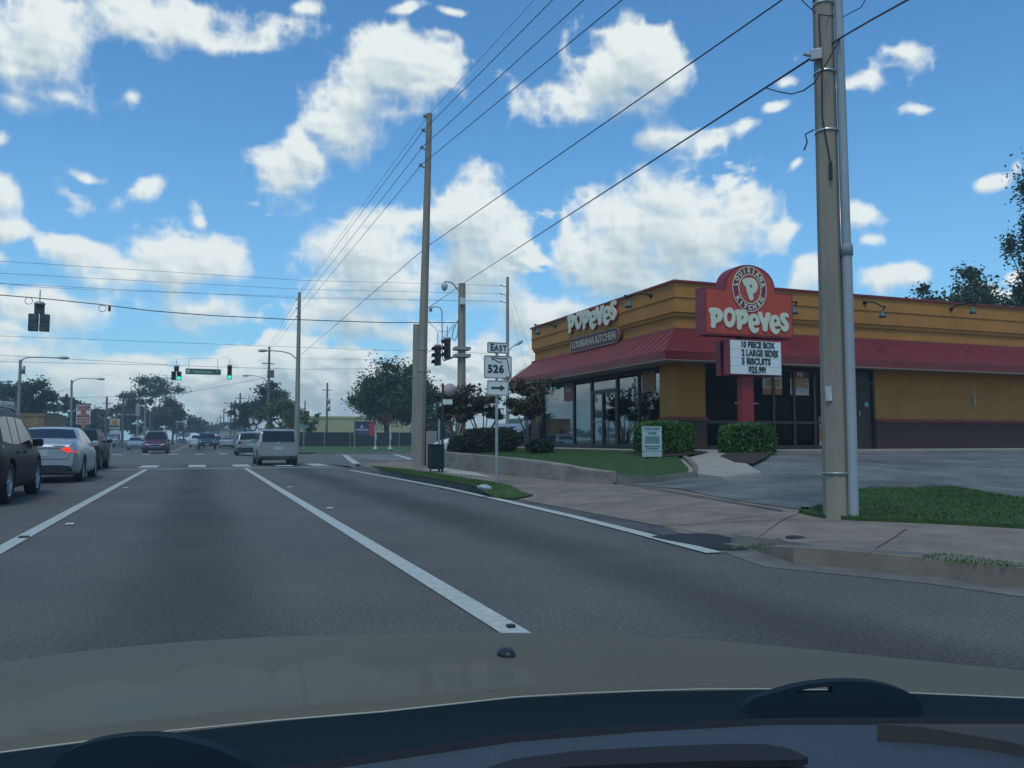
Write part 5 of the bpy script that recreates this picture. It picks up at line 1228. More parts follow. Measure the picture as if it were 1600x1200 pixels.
for (px_, zt_px, lab) in ((586.5, 664, 'white pedestrian signal post just right of the banner'), (609.5, 663, 'white pedestrian signal post under the oak, with a red bloom above')):
    g0 = AY(px_, 700, 68.0); t = thing('crossing_post', lab, 'signal post', (g0.x, 68.0, .22), group='white crossing posts'); w = MB(); w.tube([(0,0,0),(0,0,AY(px_,zt_px,68).z-.22)], .055, 10); w.build('post', mat('post_white', (.40,.44,.43), .5), t)
    w = MB(); w.lathe([(0,0),(.26,0),(.26,.10),(.16,.28),(.07,.34),(0,.34)], (0,0,0), 'Z', 12); w.build('base', m_galv, t)
    w = MB(); z = AY(px_,683,68).z-.22; w.bevbox((-.09,-.12,z-.22),(.09,-.05,z+.22),.02); w.build('push_button_box', mat('post_white', (.40,.44,.43)), t)
    w = MB(); z = AY(px_,666,68).z-.22
    if px_ < 600: w.bevbox((-.02,-.12,z-.25),(.32,.1,z+.10),.03); w.build('signal_box', m_galv, t)
w = MB(); q = AY(607, 656, 74); rnd = random.Random(2); leaves(w, [q+Vector((rnd.gauss(0,.28), rnd.gauss(0,.2), rnd.gauss(0,.3))) for _ in range(120)], .2, rnd); tag(w.build('red_blossom', mat('dark_red_blossom', (.16,.02,.02), .8)), 'patch of dark red blossom under the oak tree', 'blossom', kind='stuff')
# street name post and route shields
g0 = AY(474.5, 700, 69); t = thing('street_name_post', 'small green street name blade on a thin post before the fence', 'street sign', (g0.x, 69, .25)); w = MB(); w.tube([(0,0,0),(0,0,AY(475,664,69).z-.25)], .035, 6); w.build('post', m_galv, t)
a, b = AY(467,664,69), AY(482,669,69); w = MB(); w.box((a.x-g0.x, -.015, b.z-.25), (b.x-g0.x, .015, a.z-.25)); w.build('blade', mat('blade_green', (.06,.26,.17), .5), t)
g0 = AY(396.5, 690, 120); t = thing('route_shields', 'three small route shields on one post above the silver cars', 'road sign', (g0.x, 120, .2)); w = MB(); w.tube([(0,-.0,0),(0,0,AY(396,652,120).z-.2)], .06, 6); w.build('post', m_galv, t)
for (x_, y_, x2_, y2_) in ((388.5,652,395.5,663),(396.8,652,404.5,663),(391,664,400,673)):
    a, b = AY(x_, y_, 120), AY(x2_, y2_, 120); pw, ph = b.x-a.x, a.z-b.z
    w = MB(); w.bevbox((a.x-g0.x,-.08,b.z-.2),(b.x-g0.x,-.05,a.z-.2),.02); o = w.build('shield_plate', m_ink, t)
    w = MB(); put(w, shape_geo([smooth_loop([(-.4,.42),(0,.36),(.4,.42),(.44,0),(.25,-.35),(0,-.44),(-.25,-.35),(-.44,0)],2)], .004), ((a.x+b.x)/2-g0.x,-.085,(a.z+b.z)/2-.2), ux, uz, pw*1.0, ph*1.0); w.build('shield', m_white, o)
# grey cabinet behind the wall
q = AY(672, 690, 52); t = thing('utility_cabinet', 'beige metal utility cabinet beyond the cross street kerb', 'cabinet', (q.x, 52, .1)); w = MB(); a, b = AY(664.5,674,52), AY(680,701,52); w.bevbox((a.x-q.x,-.4,0),(b.x-q.x,.4,a.z-.1),.03); w.build('body', mat('cabinet_beige', (.27,.25,.21), .7), t)
w = MB(); w.box((a.x-q.x+.08,-.415,.1),(b.x-q.x-.08,-.402,a.z-.22)); w.build('door', mat('cabinet_door', (.24,.225,.19), .7), t)
# signs on the left
def panel_sign(name, label, px0, px1, py0, py1, Y, lines, bg_, ink, posts=(), frame=None, extra=None):
    a, b = AY(px0, py0, Y), AY(px1, py1, Y); cx_ = (a.x+b.x)/2; t = thing(name, label, 'sign', (cx_, Y, .1)); hw = (b.x-a.x)/2
    w = MB(); w.box((-hw, -.1, b.z-.1), (hw, .1, a.z-.1)); w.build('panel', bg_, t)
    for (tx, py_, hpx, mm) in lines:
        w = MB(); c_ = AY((px0+px1)/2, py_, Y); sz = AY(0, py_-hpx/2, Y).z-AY(0, py_+hpx/2, Y).z; g_ = text_geo(tx, sz*1.35, .01, .02); xs = [p.x for p in g_[0]]; k = min(1.3, hw*1.8/(max(xs)-min(xs)))
        put(w, g_, (-(max(xs)+min(xs))/2*k, -.12, c_.z-.1), ux, uz, k, 1); w.build('lettering', mm, t)
    for (pxp, r, mm) in posts:
        w = MB(); xx = AY(pxp, 680, Y).x-cx_; w.tube([(xx, .05, 0), (xx, .05, b.z-.1+.5)], r, 8); w.build('post', mm, t)
    return t, cx_, hw, a.z-.1, b.z-.1
m_rink = mat('sign_red_ink', (.35,.045,.035), .5); m_op = mat('orange_post', (.42,.17,.04), .6)
t, cx_, hw, z1, z0 = panel_sign('shop_sign', 'white liquor sign with red letters on an orange post', 120, 141, 632, 663, 92, [('ORANGE', 635.8, 3.6, m_rink), ('COUNTY', 640, 3.4, m_rink), ('LIQUORS', 649.3, 3.6, m_rink), ('BEER WINE', 655.5, 3.2, m_rink), ('CIGARETTES', 660, 2.6, m_rink)], m_white, m_rink, ((130, .2, m_op),))
w = MB(); w.lathe([(0,-.12),(.24,-.12)], (0,0,AY(130,644.5,92).z-.1), 'Y', 14); w.build('fruit_emblem', mat('emblem_orange', (.42,.08,.04), .5), t)
w = MB(); w.box((-hw-.06,-.13,z0+(z1-z0)*.355),(hw+.06,.13,z0+(z1-z0)*.385)); w.box((-hw-.06,-.13,z1),(hw+.06,.13,z1+.1)); w.tube([(hw+.35,.1,0),(hw+.35,.1,z1)],.05,6); w.build('frame', m_ink, t)
t, *_ = panel_sign('plaza_sign', 'cream panel sign over a small white reader board at the left', 171.5, 187, 654, 671, 105, [('PLAZA', 666, 2.6, m_ink)], mat('cream_panel', (.38,.36,.22), .6), m_ink, ((175, .1, m_galv), (184, .1, m_galv)))
w = MB(); a, b = AY(172,673,105), AY(187,678.5,105); w.box((a.x-t.location.x,-.12,b.z-.1),(b.x-t.location.x,.1,a.z-.1)); w.build('reader_board', mat('pale_blue_board', (.42,.50,.54), .5), t)
w = MB(); w.lathe([(0,-.13),(.3,-.13)], (0,0,AY(180,660,105).z-.1), 'Y', 12); w.build('emblem', mat('emblem_ochre', (.36,.2,.05), .6), t)
t, *_ = panel_sign('shop_sign', 'grey sign ending in DLETON cut by the left edge of the photo', -40, 24, 627, 643, 88, [('MIDDLETON', 630, 6, mat('grey_letters', (.5,.52,.52), .6))], mat('grey_teal_panel', (.10,.15,.17), .6, var=.1), m_ink, ((-20, .15, m_galv), (18, .15, m_galv)))
w = MB()
for yy in (634, 638.5, 642.5): a, b = AY(-40,yy,88), AY(24,yy+1,88); w.box((a.x-t.location.x,-.12,b.z-.1),(b.x-t.location.x,-.1,a.z-.1))
w.build('rule', mat('grey_letters', (.5,.52,.52)), t)
# buildings far off
def block(name, label, px0, px1, py0, Y, depth, m_, roof=None, openings=(), par=.3):
    a, b = AY(px0, py0, Y), AY(px1, py0, Y); t = thing(name, label, 'building', (a.x, Y, 0)); hw = b.x-a.x; h = a.z
    w = MB(); w.box((0, 0, -.05), (hw, depth, h)); w.build('wall', m_, t)
    w = MB(); w.box((-.1, -.1, h), (hw+.1, depth+.1, h+par)); w.build('roof', roof or m_, t)
    for (u0, u1, v0, v1, mm, nm) in openings:
        w = MB(); w.box((hw*u0, -.06, h*v0), (hw*u1, -.01, h*v1)); w.build(nm, mm, t)
    return t
block('warehouse', 'long pale yellow warehouse behind the screened fence', 466, 640, 653, 118, 25, mat('pale_yellow_wall', (.42,.37,.19), .8), mat('yellow_roof_band', (.44,.40,.22), .8), ((.0,1,.38,.52,mat('blue_grey_band',(.08,.12,.13),.6),'canopy'),(.05,.3,.05,.38,m_frame,'window'),(.35,.6,.05,.38,m_frame,'window')))
block('shop_building', 'orange-brown flat shop building behind the black and silver cars at left', 18, 69, 650, 100, 14, mat('orange_brown_wall', (.27,.15,.06), .85, var=.15), mat('brown_parapet', (.22,.12,.05), .8), ((.62,.66,.0,.6,m_frame,'window'),(.66,.85,.1,1.02,mat('ochre_panel',(.25,.17,.07),.8),'sign_panel'),(.3,.5,.1,.7,m_carglass,'window')))
block('shop_building', 'low white shop with a teal awning far down the right side', 345, 392, 673, 210, 15, mat('pale_wall', (.34,.34,.30), .8), mat('teal_awning', (.06,.16,.15), .6), ((.1,.4,.1,.6,m_frame,'window'),(.5,.9,.1,.6,m_frame,'window')))
block('shop_building', 'small pale kiosk behind the trees at the left', 72, 90, 660, 112, 8, mat('grey_blue_wall', (.12,.16,.17), .8), None, ((.5,.9,.3,.9,mat('pale_panel',(.4,.42,.4),.6),'window'),))
block('house', 'grey building with a pitched roof behind the crape myrtle at the restaurant corner', 846, 900, 655, 95, 12, mat('grey_house', (.17,.18,.16), .8), None, ((.1,.3,.2,.6,m_frame,'window'),))
# far signals over the road
q = AY(324, 664, 330); t = thing('far_signal_gantry', 'tiny dark signals and sign on a wire far down the road', 'traffic signal', (q.x, 330, q.z)); w = MB()
w.tube([(-9,0,1.0),(12,0,1.0)], .05, 5); w.build('span_wire', m_wire, t)
for dx in (-3.6, 4.4, 1.6): w = MB(); w.bevbox((dx-.35,-.2,-1.0),(dx+.35,.2,.9),.05); w.build('signal_head', m_sig, t)
w = MB(); w.box((-2.4,-.05,-.3),(.8,.05,.7)); w.build('name_panel', m_sgreen, t)
#%%SPLIT
# ------------------------------------------------------------------ vehicles
def interp(tab, x): return lerpt(tab, x)
def smoothtab(tab, L_, k=.07):
    xs = np.linspace(-.6, L_+.6, 700); ys = np.array([lerpt(tab, x) for x in xs]); g = np.exp(-((np.arange(-40, 41)*(xs[1]-xs[0]))/k)**2/2); g /= g.sum()
    yp = np.pad(ys, 40, mode='edge'); ysm = np.convolve(yp, g, 'valid')
    return lambda x: float(np.interp(x, xs, ysm))
m_tail = mat('tail_light_red', (.22,.008,.010), .25, coat=.5)
m_brake = mat('lit_brake_light', (.5,.02,.02), .3, emit=((1.0,.04,.02), .9))
m_head = mat('clear_headlight', (.45,.48,.50), .15, .3, coat=.6)
m_plate = mat('number_plate', (.40,.44,.42), .5, var=.25, scale=30)
m_chrome = mat('chrome', (.6,.62,.64), .15, 1.0)
class Car:
    """rear at y=0, front at y=L, x across, z up; loft of cross-sections"""
    def __init__(s, L_, W_, ztop, zbelt, zlow, plan=None, tum=.30, wheels=(.78, 3.45), wr=.33, k=.06):
        s.L, s.W = L_, W_; s.zt = smoothtab(ztop, L_, k); s.zb = smoothtab(zbelt, L_, .10); s.zl = smoothtab(zlow, L_, .08)
        s.plan = smoothtab(plan or [(0, .80), (.12, .93), (.5, .985), (1.2, 1.0), (L_-1.2, 1.0), (L_-.5, .96), (L_-.14, .86), (L_, .70)], L_, .05); s.tum = tum; s.wheels = wheels; s.wr = wr
    def section(s, y):
        hw = s.W/2*s.plan(y); zl, zb, zt = s.zl(y), s.zb(y), s.zt(y); zb = min(zb, zt-.02); gh = zt-zb; t = s.tum*gh
        h = zb-zl
        xr = hw*.93-t
        return [(0, zl), (hw*.86, zl), (hw*.95, zl+.07*h), (hw*.985, zl+.25*h), (hw, zl+.55*h), (hw*.995, zl+.72*h), (hw*.965, zl+.92*h), (hw*.93, zb), (hw*.93-t*.5, zb+gh*.48), (hw*.93-t*.90, zb+gh*.88), (xr-.04, zb+gh*.955), (xr*.72, zt-.012-.01*min(1, gh)), (xr*.36, zt-.002), (0, zt)]
    def halfw(s, y, z):
        c = s.section(y)[1:11]; zz = [p[1] for p in c]; xx = [p[0] for p in c]; return float(np.interp(z, zz, xx))
    def topz(s, y, x):
        c = s.section(y)[9:][::-1]; return float(np.interp(abs(x), [p[0] for p in c], [p[1] for p in c]))
    def body(s, paint, root):
        ys = sorted(set([round(v, 3) for v in list(np.arange(0, s.L+.001, .09)) + list(np.arange(0, .5, .03)) + list(np.arange(s.L-.3, s.L, .03)) + [s.L]]))
        vs = []; n = None; rows = []
        for y in ys:
            c = s.section(y); full = c + [(-x, z) for x, z in c[::-1][1:-1]]; n = len(full); vs += [(x, y, z) for x, z in full]
        fs = []
        for i in range(len(ys)-1):
            for k in range(n): fs.append((i*n+k, (i+1)*n+k, (i+1)*n+(k+1) % n, i*n+(k+1) % n))
        for base, y, sg in ((0, ys[0], -1), ((len(ys)-1)*n, ys[-1], 1)):   # end caps: strips across
            h = n//2
            for k in range(1, h):
                a, b, c_, d = base+k, base+k+1 if k+1 <= h else base+h, base+(n-k-1) % n, base+n-k
                if k+1 < h: fs.append((a, b, c_, d))
                elif k+1 == h: fs.append((a, base+h, d))
            fs.append((base, base+1, base+n-1))
        me = bpy.data.meshes.new('body'); me.from_pydata(vs, [], fs); 
        bm = bmesh.new(); bm.from_mesh(me); bmesh.ops.recalc_face_normals(bm, faces=bm.faces[:]); bm.to_mesh(me); bm.free()
        me.materials.append(paint); me.materials.append(m_carblk)
        o = bpy.data.objects.new('body', me); C.objects.link(o); cuts = []
        for wy in s.wheels:
            for sg in (-1, 1):
                cb = MB(); r = s.wr+.055; cb.lathe([(0, sg*(s.W/2-.26)), (r, sg*(s.W/2-.26)), (r, sg*(s.W/2+.2)), (0, sg*(s.W/2+.2))], (0, wy, s.wr+.01), 'X', 28)
                co_ = cb.build('cut', m_carblk); co_.data.materials.clear(); co_.data.materials.append(paint); co_.data.materials.append(m_carblk)
                for p in co_.data.polygons: p.material_index = 1; p.use_smooth = False
                bm = bmesh.new(); bm.from_mesh(co_.data); bmesh.ops.remove_doubles(bm, verts=bm.verts[:], dist=1e-4); bmesh.ops.recalc_face_normals(bm, faces=bm.faces[:]); bm.to_mesh(co_.data); bm.free()
                m_ = o.modifiers.new('c', 'BOOLEAN'); m_.operation = 'DIFFERENCE'; m_.object = co_; m_.solver = 'EXACT'; cuts.append(co_)
        bpy.context.view_layer.update(); dg = bpy.context.evaluated_depsgraph_get()
        nm = bpy.data.meshes.new_from_object(o.evaluated_get(dg)); o.modifiers.clear(); o.data = nm
        for c_ in cuts: bpy.data.objects.remove(c_)
        for p in nm.polygons: p.use_smooth = p.material_index == 0 and abs(p.normal.y) < .995
        o.parent = root; s.o = o; return o
    def side(s, poly, name, m_, root, off=.006, sides=(-1, 1), step=.12):
        """patch given as (y, z) outline laid on the flank"""
        r = []
        for sg in sides:
            vin = []; ne = 0; P = [Vector(p) for p in poly]
            for i in range(len(P)):
                a, b = P[i], P[(i+1) % len(P)]; k = max(1, int((b-a).length/step)); vin += [a.lerp(b, j/k) for j in range(k)]
            ne = len(vin); vo, eo, fo, *_ = geometry.delaunay_2d_cdt(vin, [(i, (i+1) % ne) for i in range(ne)], [list(range(ne))], 1, 1e-5)
            w = MB(); n0 = len(vo); w.add([(sg*(s.halfw(v.x, v.y)+off), v.x, v.y) for v in vo] + [(sg*(s.halfw(v.x, v.y)-.02), v.x, v.y) for v in vo], [tuple(f) for f in fo] + [(i, (i+1) % ne, (i+1) % ne+n0, i+n0) for i in range(ne)])
            r.append(w.build(name, m_, root))
        return r
    def top(s, y0, y1, w0, w1, name, m_, root, off=.008, n=10, q=10):
        """patch laid on the upper surface between y0 and y1; w: share of the half width"""
        w = MB(); vs = []
        for i in range(n+1):
            u = i/n; y = y0+(y1-y0)*u; xr = s.section(y)[10][0]+.02; hw = xr*(w0+(w1-w0)*u)
            e = .01; dz = (s.topz(y+e, 0)-s.topz(y-e, 0))/(2*e); nl = math.sqrt(1+dz*dz); ny, nz = -dz/nl*off, off/nl
            for j in range(q+1): x = hw*(2*j/q-1); vs.append((x, y+ny, s.topz(y, x)+nz))
        w.add(vs, [(i*(q+1)+j, i*(q+1)+j+1, (i+1)*(q+1)+j+1, (i+1)*(q+1)+j) for i in range(n) for j in range(q)], True)
        return w.build(name, m_, root)
    def end(s, poly, name, m_, root, rear=True, off=.012, step=.07, thick=0.0):
        """patch given as (x, z) outline wrapped on the rear or the front"""
        def yy(x, z):
            ys = np.arange(0, 1.4, .01); 
            for v in ys:
                y = v if rear else s.L-v
                if s.zt(y) >= z-1e-3 and s.halfw(y, z) >= abs(x)-1e-3 and s.topz(y, min(abs(x), s.section(y)[10][0])) >= z-.02: return y
            return .5 if rear else s.L-.5
        P = [Vector(p) for p in poly]; vin = []
        for i in range(len(P)):
            a, b = P[i], P[(i+1) % len(P)]; k = max(1, int((b-a).length/step)); vin += [a.lerp(b, j/k) for j in range(k)]
        ne = len(vin); vo, eo, fo, *_ = geometry.delaunay_2d_cdt(vin, [(i, (i+1) % ne) for i in range(ne)], [list(range(ne))], 1, 1e-5)
        sg = -1 if rear else 1; w = MB(); n0 = len(vo); Y = [yy(v.x, v.y) for v in vo]
        w.add([(v.x, y+sg*(off+thick), v.y) for v, y in zip(vo, Y)] + [(v.x, y-sg*.03, v.y) for v, y in zip(vo, Y)], [tuple(f) for f in fo] + [(i, (i+1) % ne, (i+1) % ne+n0, i+n0) for i in range(ne)])
        return w.build(name, m_, root)
    def add_wheels(s, root, spokes=7, rimr=.62, steel=False):
        first = None
        for wy in s.wheels:
            for sg in (-1, 1):
                h = bpy.data.objects.new('wheel', None); C.objects.link(h); h.parent = root; h.location = (sg*(s.W/2-.115), wy, s.wr); h.rotation_euler = (0, 0, 0 if sg > 0 else math.pi)
                if first is None or True:
                    r = s.wr
                    if first is None:
                        w = MB(); w.lathe([(r*.66,-.10),(r*.92,-.11),(r*.99,-.07),(r,-.03),(r,.03),(r*.99,.07),(r*.92,.105),(r*.66,.09)], (0,0,0), 'X', 32, closed=True); ty = w.build('tyre', m_tyre, h)
                        w = MB(); w.lathe([(r*.67,.088),(r*.63,.085),(r*.61,.02),(r*.60,-.05),(0,-.05)], (0,0,0), 'X', 28)
                        for i in range(spokes):
                            a = 2*math.pi*i/spokes; d = Vector((0, math.cos(a), math.sin(a))); nn = Vector((0, -math.sin(a), math.cos(a)))
                            w.add([Vector((.055,0,0))+nn*.035, Vector((.055,0,0))-nn*.035, Vector((.075,0,0))+d*r*.64-nn*.022, Vector((.075,0,0))+d*r*.64+nn*.022, Vector((.0,0,0))+nn*.035, Vector((.0,0,0))-nn*.035, Vector((.02,0,0))+d*r*.64-nn*.022, Vector((.02,0,0))+d*r*.64+nn*.022], [(0,1,2,3),(0,4,5,1),(1,5,6,2),(3,2,6,7),(0,3,7,4)])
                        w.lathe([(.06,-.02),(.06,.07),(.04,.08),(0,.08)], (0,0,0), 'X', 12); ri = w.build('rim', m_rim, h); first = (ty, ri)
                    else:
                        for f_ in first: c_ = f_.copy(); C.objects.link(c_); c_.parent = h
    def mirror(s, y, z, m_, root, out=.20):
        for sg in (-1, 1):
            x = sg*(s.halfw(y, z)); w = MB(); lo = (min(x+sg*.02, x+sg*out), y-.07, z-.06); hi = (max(x+sg*.02, x+sg*out), y+.07, z+.09); w.bevbox(lo, hi, .03); w.build('mirror', m_, root)
def paint(name, col, metal=.4, rough=.35): return mat(name, col, rough, metal, coat=.28, spec=.4)
p_black = mat('black_car_paint', (.010,.014,.017), .45, 0, spec=.12); p_silver = paint('silver_car_paint', (.42,.45,.47), .6); p_grey = paint('grey_silver_paint', (.28,.29,.28), .4)
p_white = paint('white_car_paint', (.55,.57,.56), .0); p_dark = mat('dark_grey_paint', (.022,.028,.032), .45, 0, spec=.15); p_red = paint('dark_red_paint', (.085,.012,.013), .0); p_blue = paint('blue_car_paint', (.012,.045,.11), 0); p_ice = paint('pale_blue_paint', (.30,.36,.40))

def suv(name, label, loc, rz, col, L_=4.6, W_=1.84, H=1.66, rear=True, wheels=(.85, 3.55), lights='std', roofrails=True, wr=.36, lit=False, group=None, hatch=.42, box=False):
    t = thing(name, label, 'car', loc, rz, group)
    zb_ = .98 if not box else .95; hw_ = W_/2
    c = Car(L_, W_, [(0, zb_+.02), (.04, zb_+.06), (hatch, H-.05), (hatch+.35, H), (L_*.50, H), (L_*.62, H-.10), (L_*.76, 1.12), (L_*.80, 1.05), (L_-.35, .93), (L_-.08, .80), (L_, .62)],
            [(0, zb_), (.5, zb_+.01), (L_*.45, .97), (L_*.72, .94), (L_-.4, .84), (L_, .60)], [(0, .42), (.25, .26), (.6, .22), (L_-.8, .22), (L_-.2, .26), (L_, .32)],
            plan=[(0, .90), (.10, .965), (.4, 1.0), (L_-1.3, 1.0), (L_-.6, .97), (L_-.2, .88), (L_, .76)] if not box else [(0, .95), (.08, .985), (.4, 1.0), (L_-.9, 1.0), (L_-.3, .95), (L_, .86)], tum=.24 if not box else .14, wheels=wheels, wr=wr)
    c.body(col, t)
    yd = L_*.43
    wz0, wz1 = 1.02, H-.16
    c.side([(.55, wz0+.05), (.62, wz1-.03), (1.05, wz1), (1.25, wz1), (1.25, wz0)], 'rear_quarter_window', m_carglass, t)
    c.side([(1.31, wz0), (1.31, wz1), (yd-.03, wz1), (yd-.03, wz0)], 'rear_door_window', m_carglass, t)
    c.side([(yd+.04, wz0), (yd+.04, wz1), (L_*.56, wz1-.02), (L_*.72, wz0+.04), (L_*.72, wz0)], 'front_door_window', m_carglass, t)
    if box: c.end([(-hw_*.80, 1.02), (-hw_*.76, H-.09), (hw_*.76, H-.09), (hw_*.80, 1.02)], 'rear_window', m_carglass, t, thick=.012)
    else: c.top(.07, hatch-.04, .93, .90, 'rear_window', m_carglass, t)
    c.top(L_*.615, L_*.755, .90, .96, 'windscreen', m_carglass, t)
    hw = W_/2
    for y in (1.28, yd, L_*.66): c.side([(y-.006, .36), (y-.006, .98), (y+.006, .98), (y+.006, .36)], 'door_seam', m_carblk, t, .002, step=.2)
    for y in (1.42, yd+.12): c.side([(y, .86), (y, .89), (y+.2, .89), (y+.2, .86)], 'door_handle', col, t, .03)
    c.side([(wheels[0]+wr+.08, .24), (wheels[0]+wr+.08, .36), (wheels[1]-wr-.08, .36), (wheels[1]-wr-.08, .24)], 'sill_cladding', m_black, t, .015)
    for sg in (-1, 1):
        mt_ = m_tail
        c.end([(sg*hw*.66, .82), (sg*hw*.60, .93), (sg*hw*.93, 1.0), (sg*hw*.97, .90), (sg*hw*.96, .80)] if not box else [(sg*hw*.86, .78), (sg*hw*.86, 1.12), (sg*hw*.93, 1.12), (sg*hw*.97, .78)], 'tail_light', mt_, t)
        c.end([(sg*hw*.50, .66), (sg*hw*.50, .74), (sg*hw*.72, .80), (sg*hw*.80, .78), (sg*hw*.78, .68)], 'headlight', m_head, t, rear=False)
    c.end([(-.26, .70), (-.26, .84), (.26, .84), (.26, .70)] if not box else [(-.19, .66), (-.19, .80), (.19, .80), (.19, .66)], 'number_plate', m_plate, t)
    c.end([(-hw*.93, .42), (-hw*.93, .56), (hw*.93, .56), (hw*.93, .42)], 'rear_bumper', m_black if not box else col, t, thick=.035)
    c.end([(-.40, .52), (-.44, .74), (.44, .74), (.40, .52)], 'grille', m_carblk if lights != 'chrome' else m_chrome, t, rear=False)
    c.end([(-hw*.7, .34), (-hw*.7, .48), (hw*.7, .48), (hw*.7, .34)], 'front_bumper', m_black, t, rear=False, thick=.03)
    if lights == 'chrome':
        w = MB(); c.end([(-.36,.56),(-.38,.60),(.38,.60),(.36,.56)], 'grille_slot', m_carblk, t, rear=False, thick=.012); c.end([(-.38,.65),(-.39,.69),(.39,.69),(.38,.65)], 'grille_slot', m_carblk, t, rear=False, thick=.012)
    if roofrails:
        for sg in (-1, 1):
            w = MB(); w.tube([(sg*(c.section(y)[10][0]-.03), y, c.topz(y, c.section(y)[10][0]-.03)+.05) for y in np.linspace(.75, L_*.56, 7)], .02, 6); w.build('roof_rail', m_galv, t)
    c.mirror(L_*.69, 1.03, m_black if col is p_dark else col, t); c.add_wheels(t)
    if box:
        w = MB(); w.tube([(.5, -.02, .28), (.5, .3, .30)], .05, 8); w.build('exhaust', m_carblk, t)
        c.end([(-.05,.93),(-.05,.99),(.05,.99),(.05,.93)], 'badge', m_chrome, t)
    return t, c
def sedan(name, label, loc, rz, col, lit=False, L_=4.65, W_=1.78, H=1.45, wheels=(.95, 3.65), wr=.325, group=None):
    t = thing(name, label, 'car', loc, rz, group)
    c = Car(L_, W_, [(0, .88), (.05, 1.02), (.15, 1.06), (.62, 1.08), (.80, 1.13), (1.45, H-.05), (1.9, H), (L_*.52, H), (L_*.60, H-.08), (L_*.76, .98), (L_*.80, .93), (L_-.4, .80), (L_-.1, .68), (L_, .55)],
            [(0, .86), (.12, .98), (.7, .97), (1.5, .94), (L_*.70, .88), (L_-.4, .74), (L_, .50)], [(0, .40), (.22, .22), (.6, .18), (L_-.8, .18), (L_-.2, .20), (L_, .28)],
            plan=[(0, .78), (.08, .89), (.3, .965), (.9, 1.0), (L_-1.3, 1.0), (L_-.6, .96), (L_-.2, .84), (L_, .68)], tum=.46, wheels=wheels, wr=wr)
    c.body(col, t); hw = W_/2; yd = L_*.46
    c.side([(1.12, 1.0), (1.55, H-.17), (yd-.05, H-.12), (yd-.05, .98)], 'rear_door_window', m_carglass, t); c.side([(yd+.02, .98), (yd+.02, H-.12), (L_*.56, H-.14), (L_*.715, .98), (L_*.715, .95)], 'front_door_window', m_carglass, t)
    c.side([(1.02,.99),(1.02,1.005),(1.5,H-.13),(yd,H-.085),(L_*.565,H-.105),(L_*.73,.955),(L_*.73,.94),(L_*.70,.94),(L_*.56,H-.125),(yd,H-.105),(1.56,H-.155),(1.1,.99)], 'window_trim', m_chrome, t, .009)
    c.top(.83, 1.42, .96, .88, 'rear_window', m_carglass, t); c.top(L_*.605, L_*.765, .88, .97, 'windscreen', m_carglass, t)
    for y in (1.62, yd, L_*.68): c.side([(y-.006, .30), (y-.006, .93), (y+.006, .93), (y+.006, .30)], 'door_seam', m_carblk, t, .002, step=.2)
    for y in (1.72, yd+.10): c.side([(y, .80), (y, .83), (y+.2, .83), (y+.2, .80)], 'door_handle', m_chrome, t, .03)
    for sg in (-1, 1):
        c.end([(sg*hw*.50, .86), (sg*hw*.62, .90), (sg*hw*.90, .93), (sg*hw*.965, .85), (sg*hw*.90, .775), (sg*hw*.66, .78)], 'tail_light', m_brake if lit and sg > 0 else m_tail, t)
        c.end([(sg*hw*.46, .58), (sg*hw*.50, .66), (sg*hw*.76, .72), (sg*hw*.86, .70), (sg*hw*.78, .60)], 'headlight', m_head, t, rear=False)
    c.end([(-hw*.5, .875), (-hw*.5, .90), (hw*.5, .90), (hw*.5, .875)], 'trunk_trim', m_chrome, t)
    c.end([(-hw*.66, .60), (-hw*.66, .612), (hw*.66, .612), (hw*.66, .60)], 'trunk_seam', m_carblk, t, off=.004)
    for sg in (-1, 1): c.end([(sg*hw*.66, .60), (sg*hw*.66, .612), (sg*hw*.78, .78), (sg*hw*.79, .77)], 'trunk_seam', m_carblk, t, off=.004)
    c.end([(-.16, .68), (-.16, .82), (.16, .82), (.16, .68)], 'number_plate', m_plate, t)
    c.end([(-hw*.78, .30), (-hw*.84, .42), (-hw*.5, .46), (hw*.5, .46), (hw*.84, .42), (hw*.78, .30)], 'bumper_insert', m_black, t)
    c.end([(-.42, .50), (-.46, .60), (.46, .60), (.42, .50)], 'grille', m_carblk, t, rear=False); c.end([(-.5, .32), (-.55, .42), (.55, .42), (.5, .32)], 'lower_grille', m_carblk, t, rear=False)
    c.mirror(L_*.70, .98, col, t, .18); c.add_wheels(t, 8); return t, c
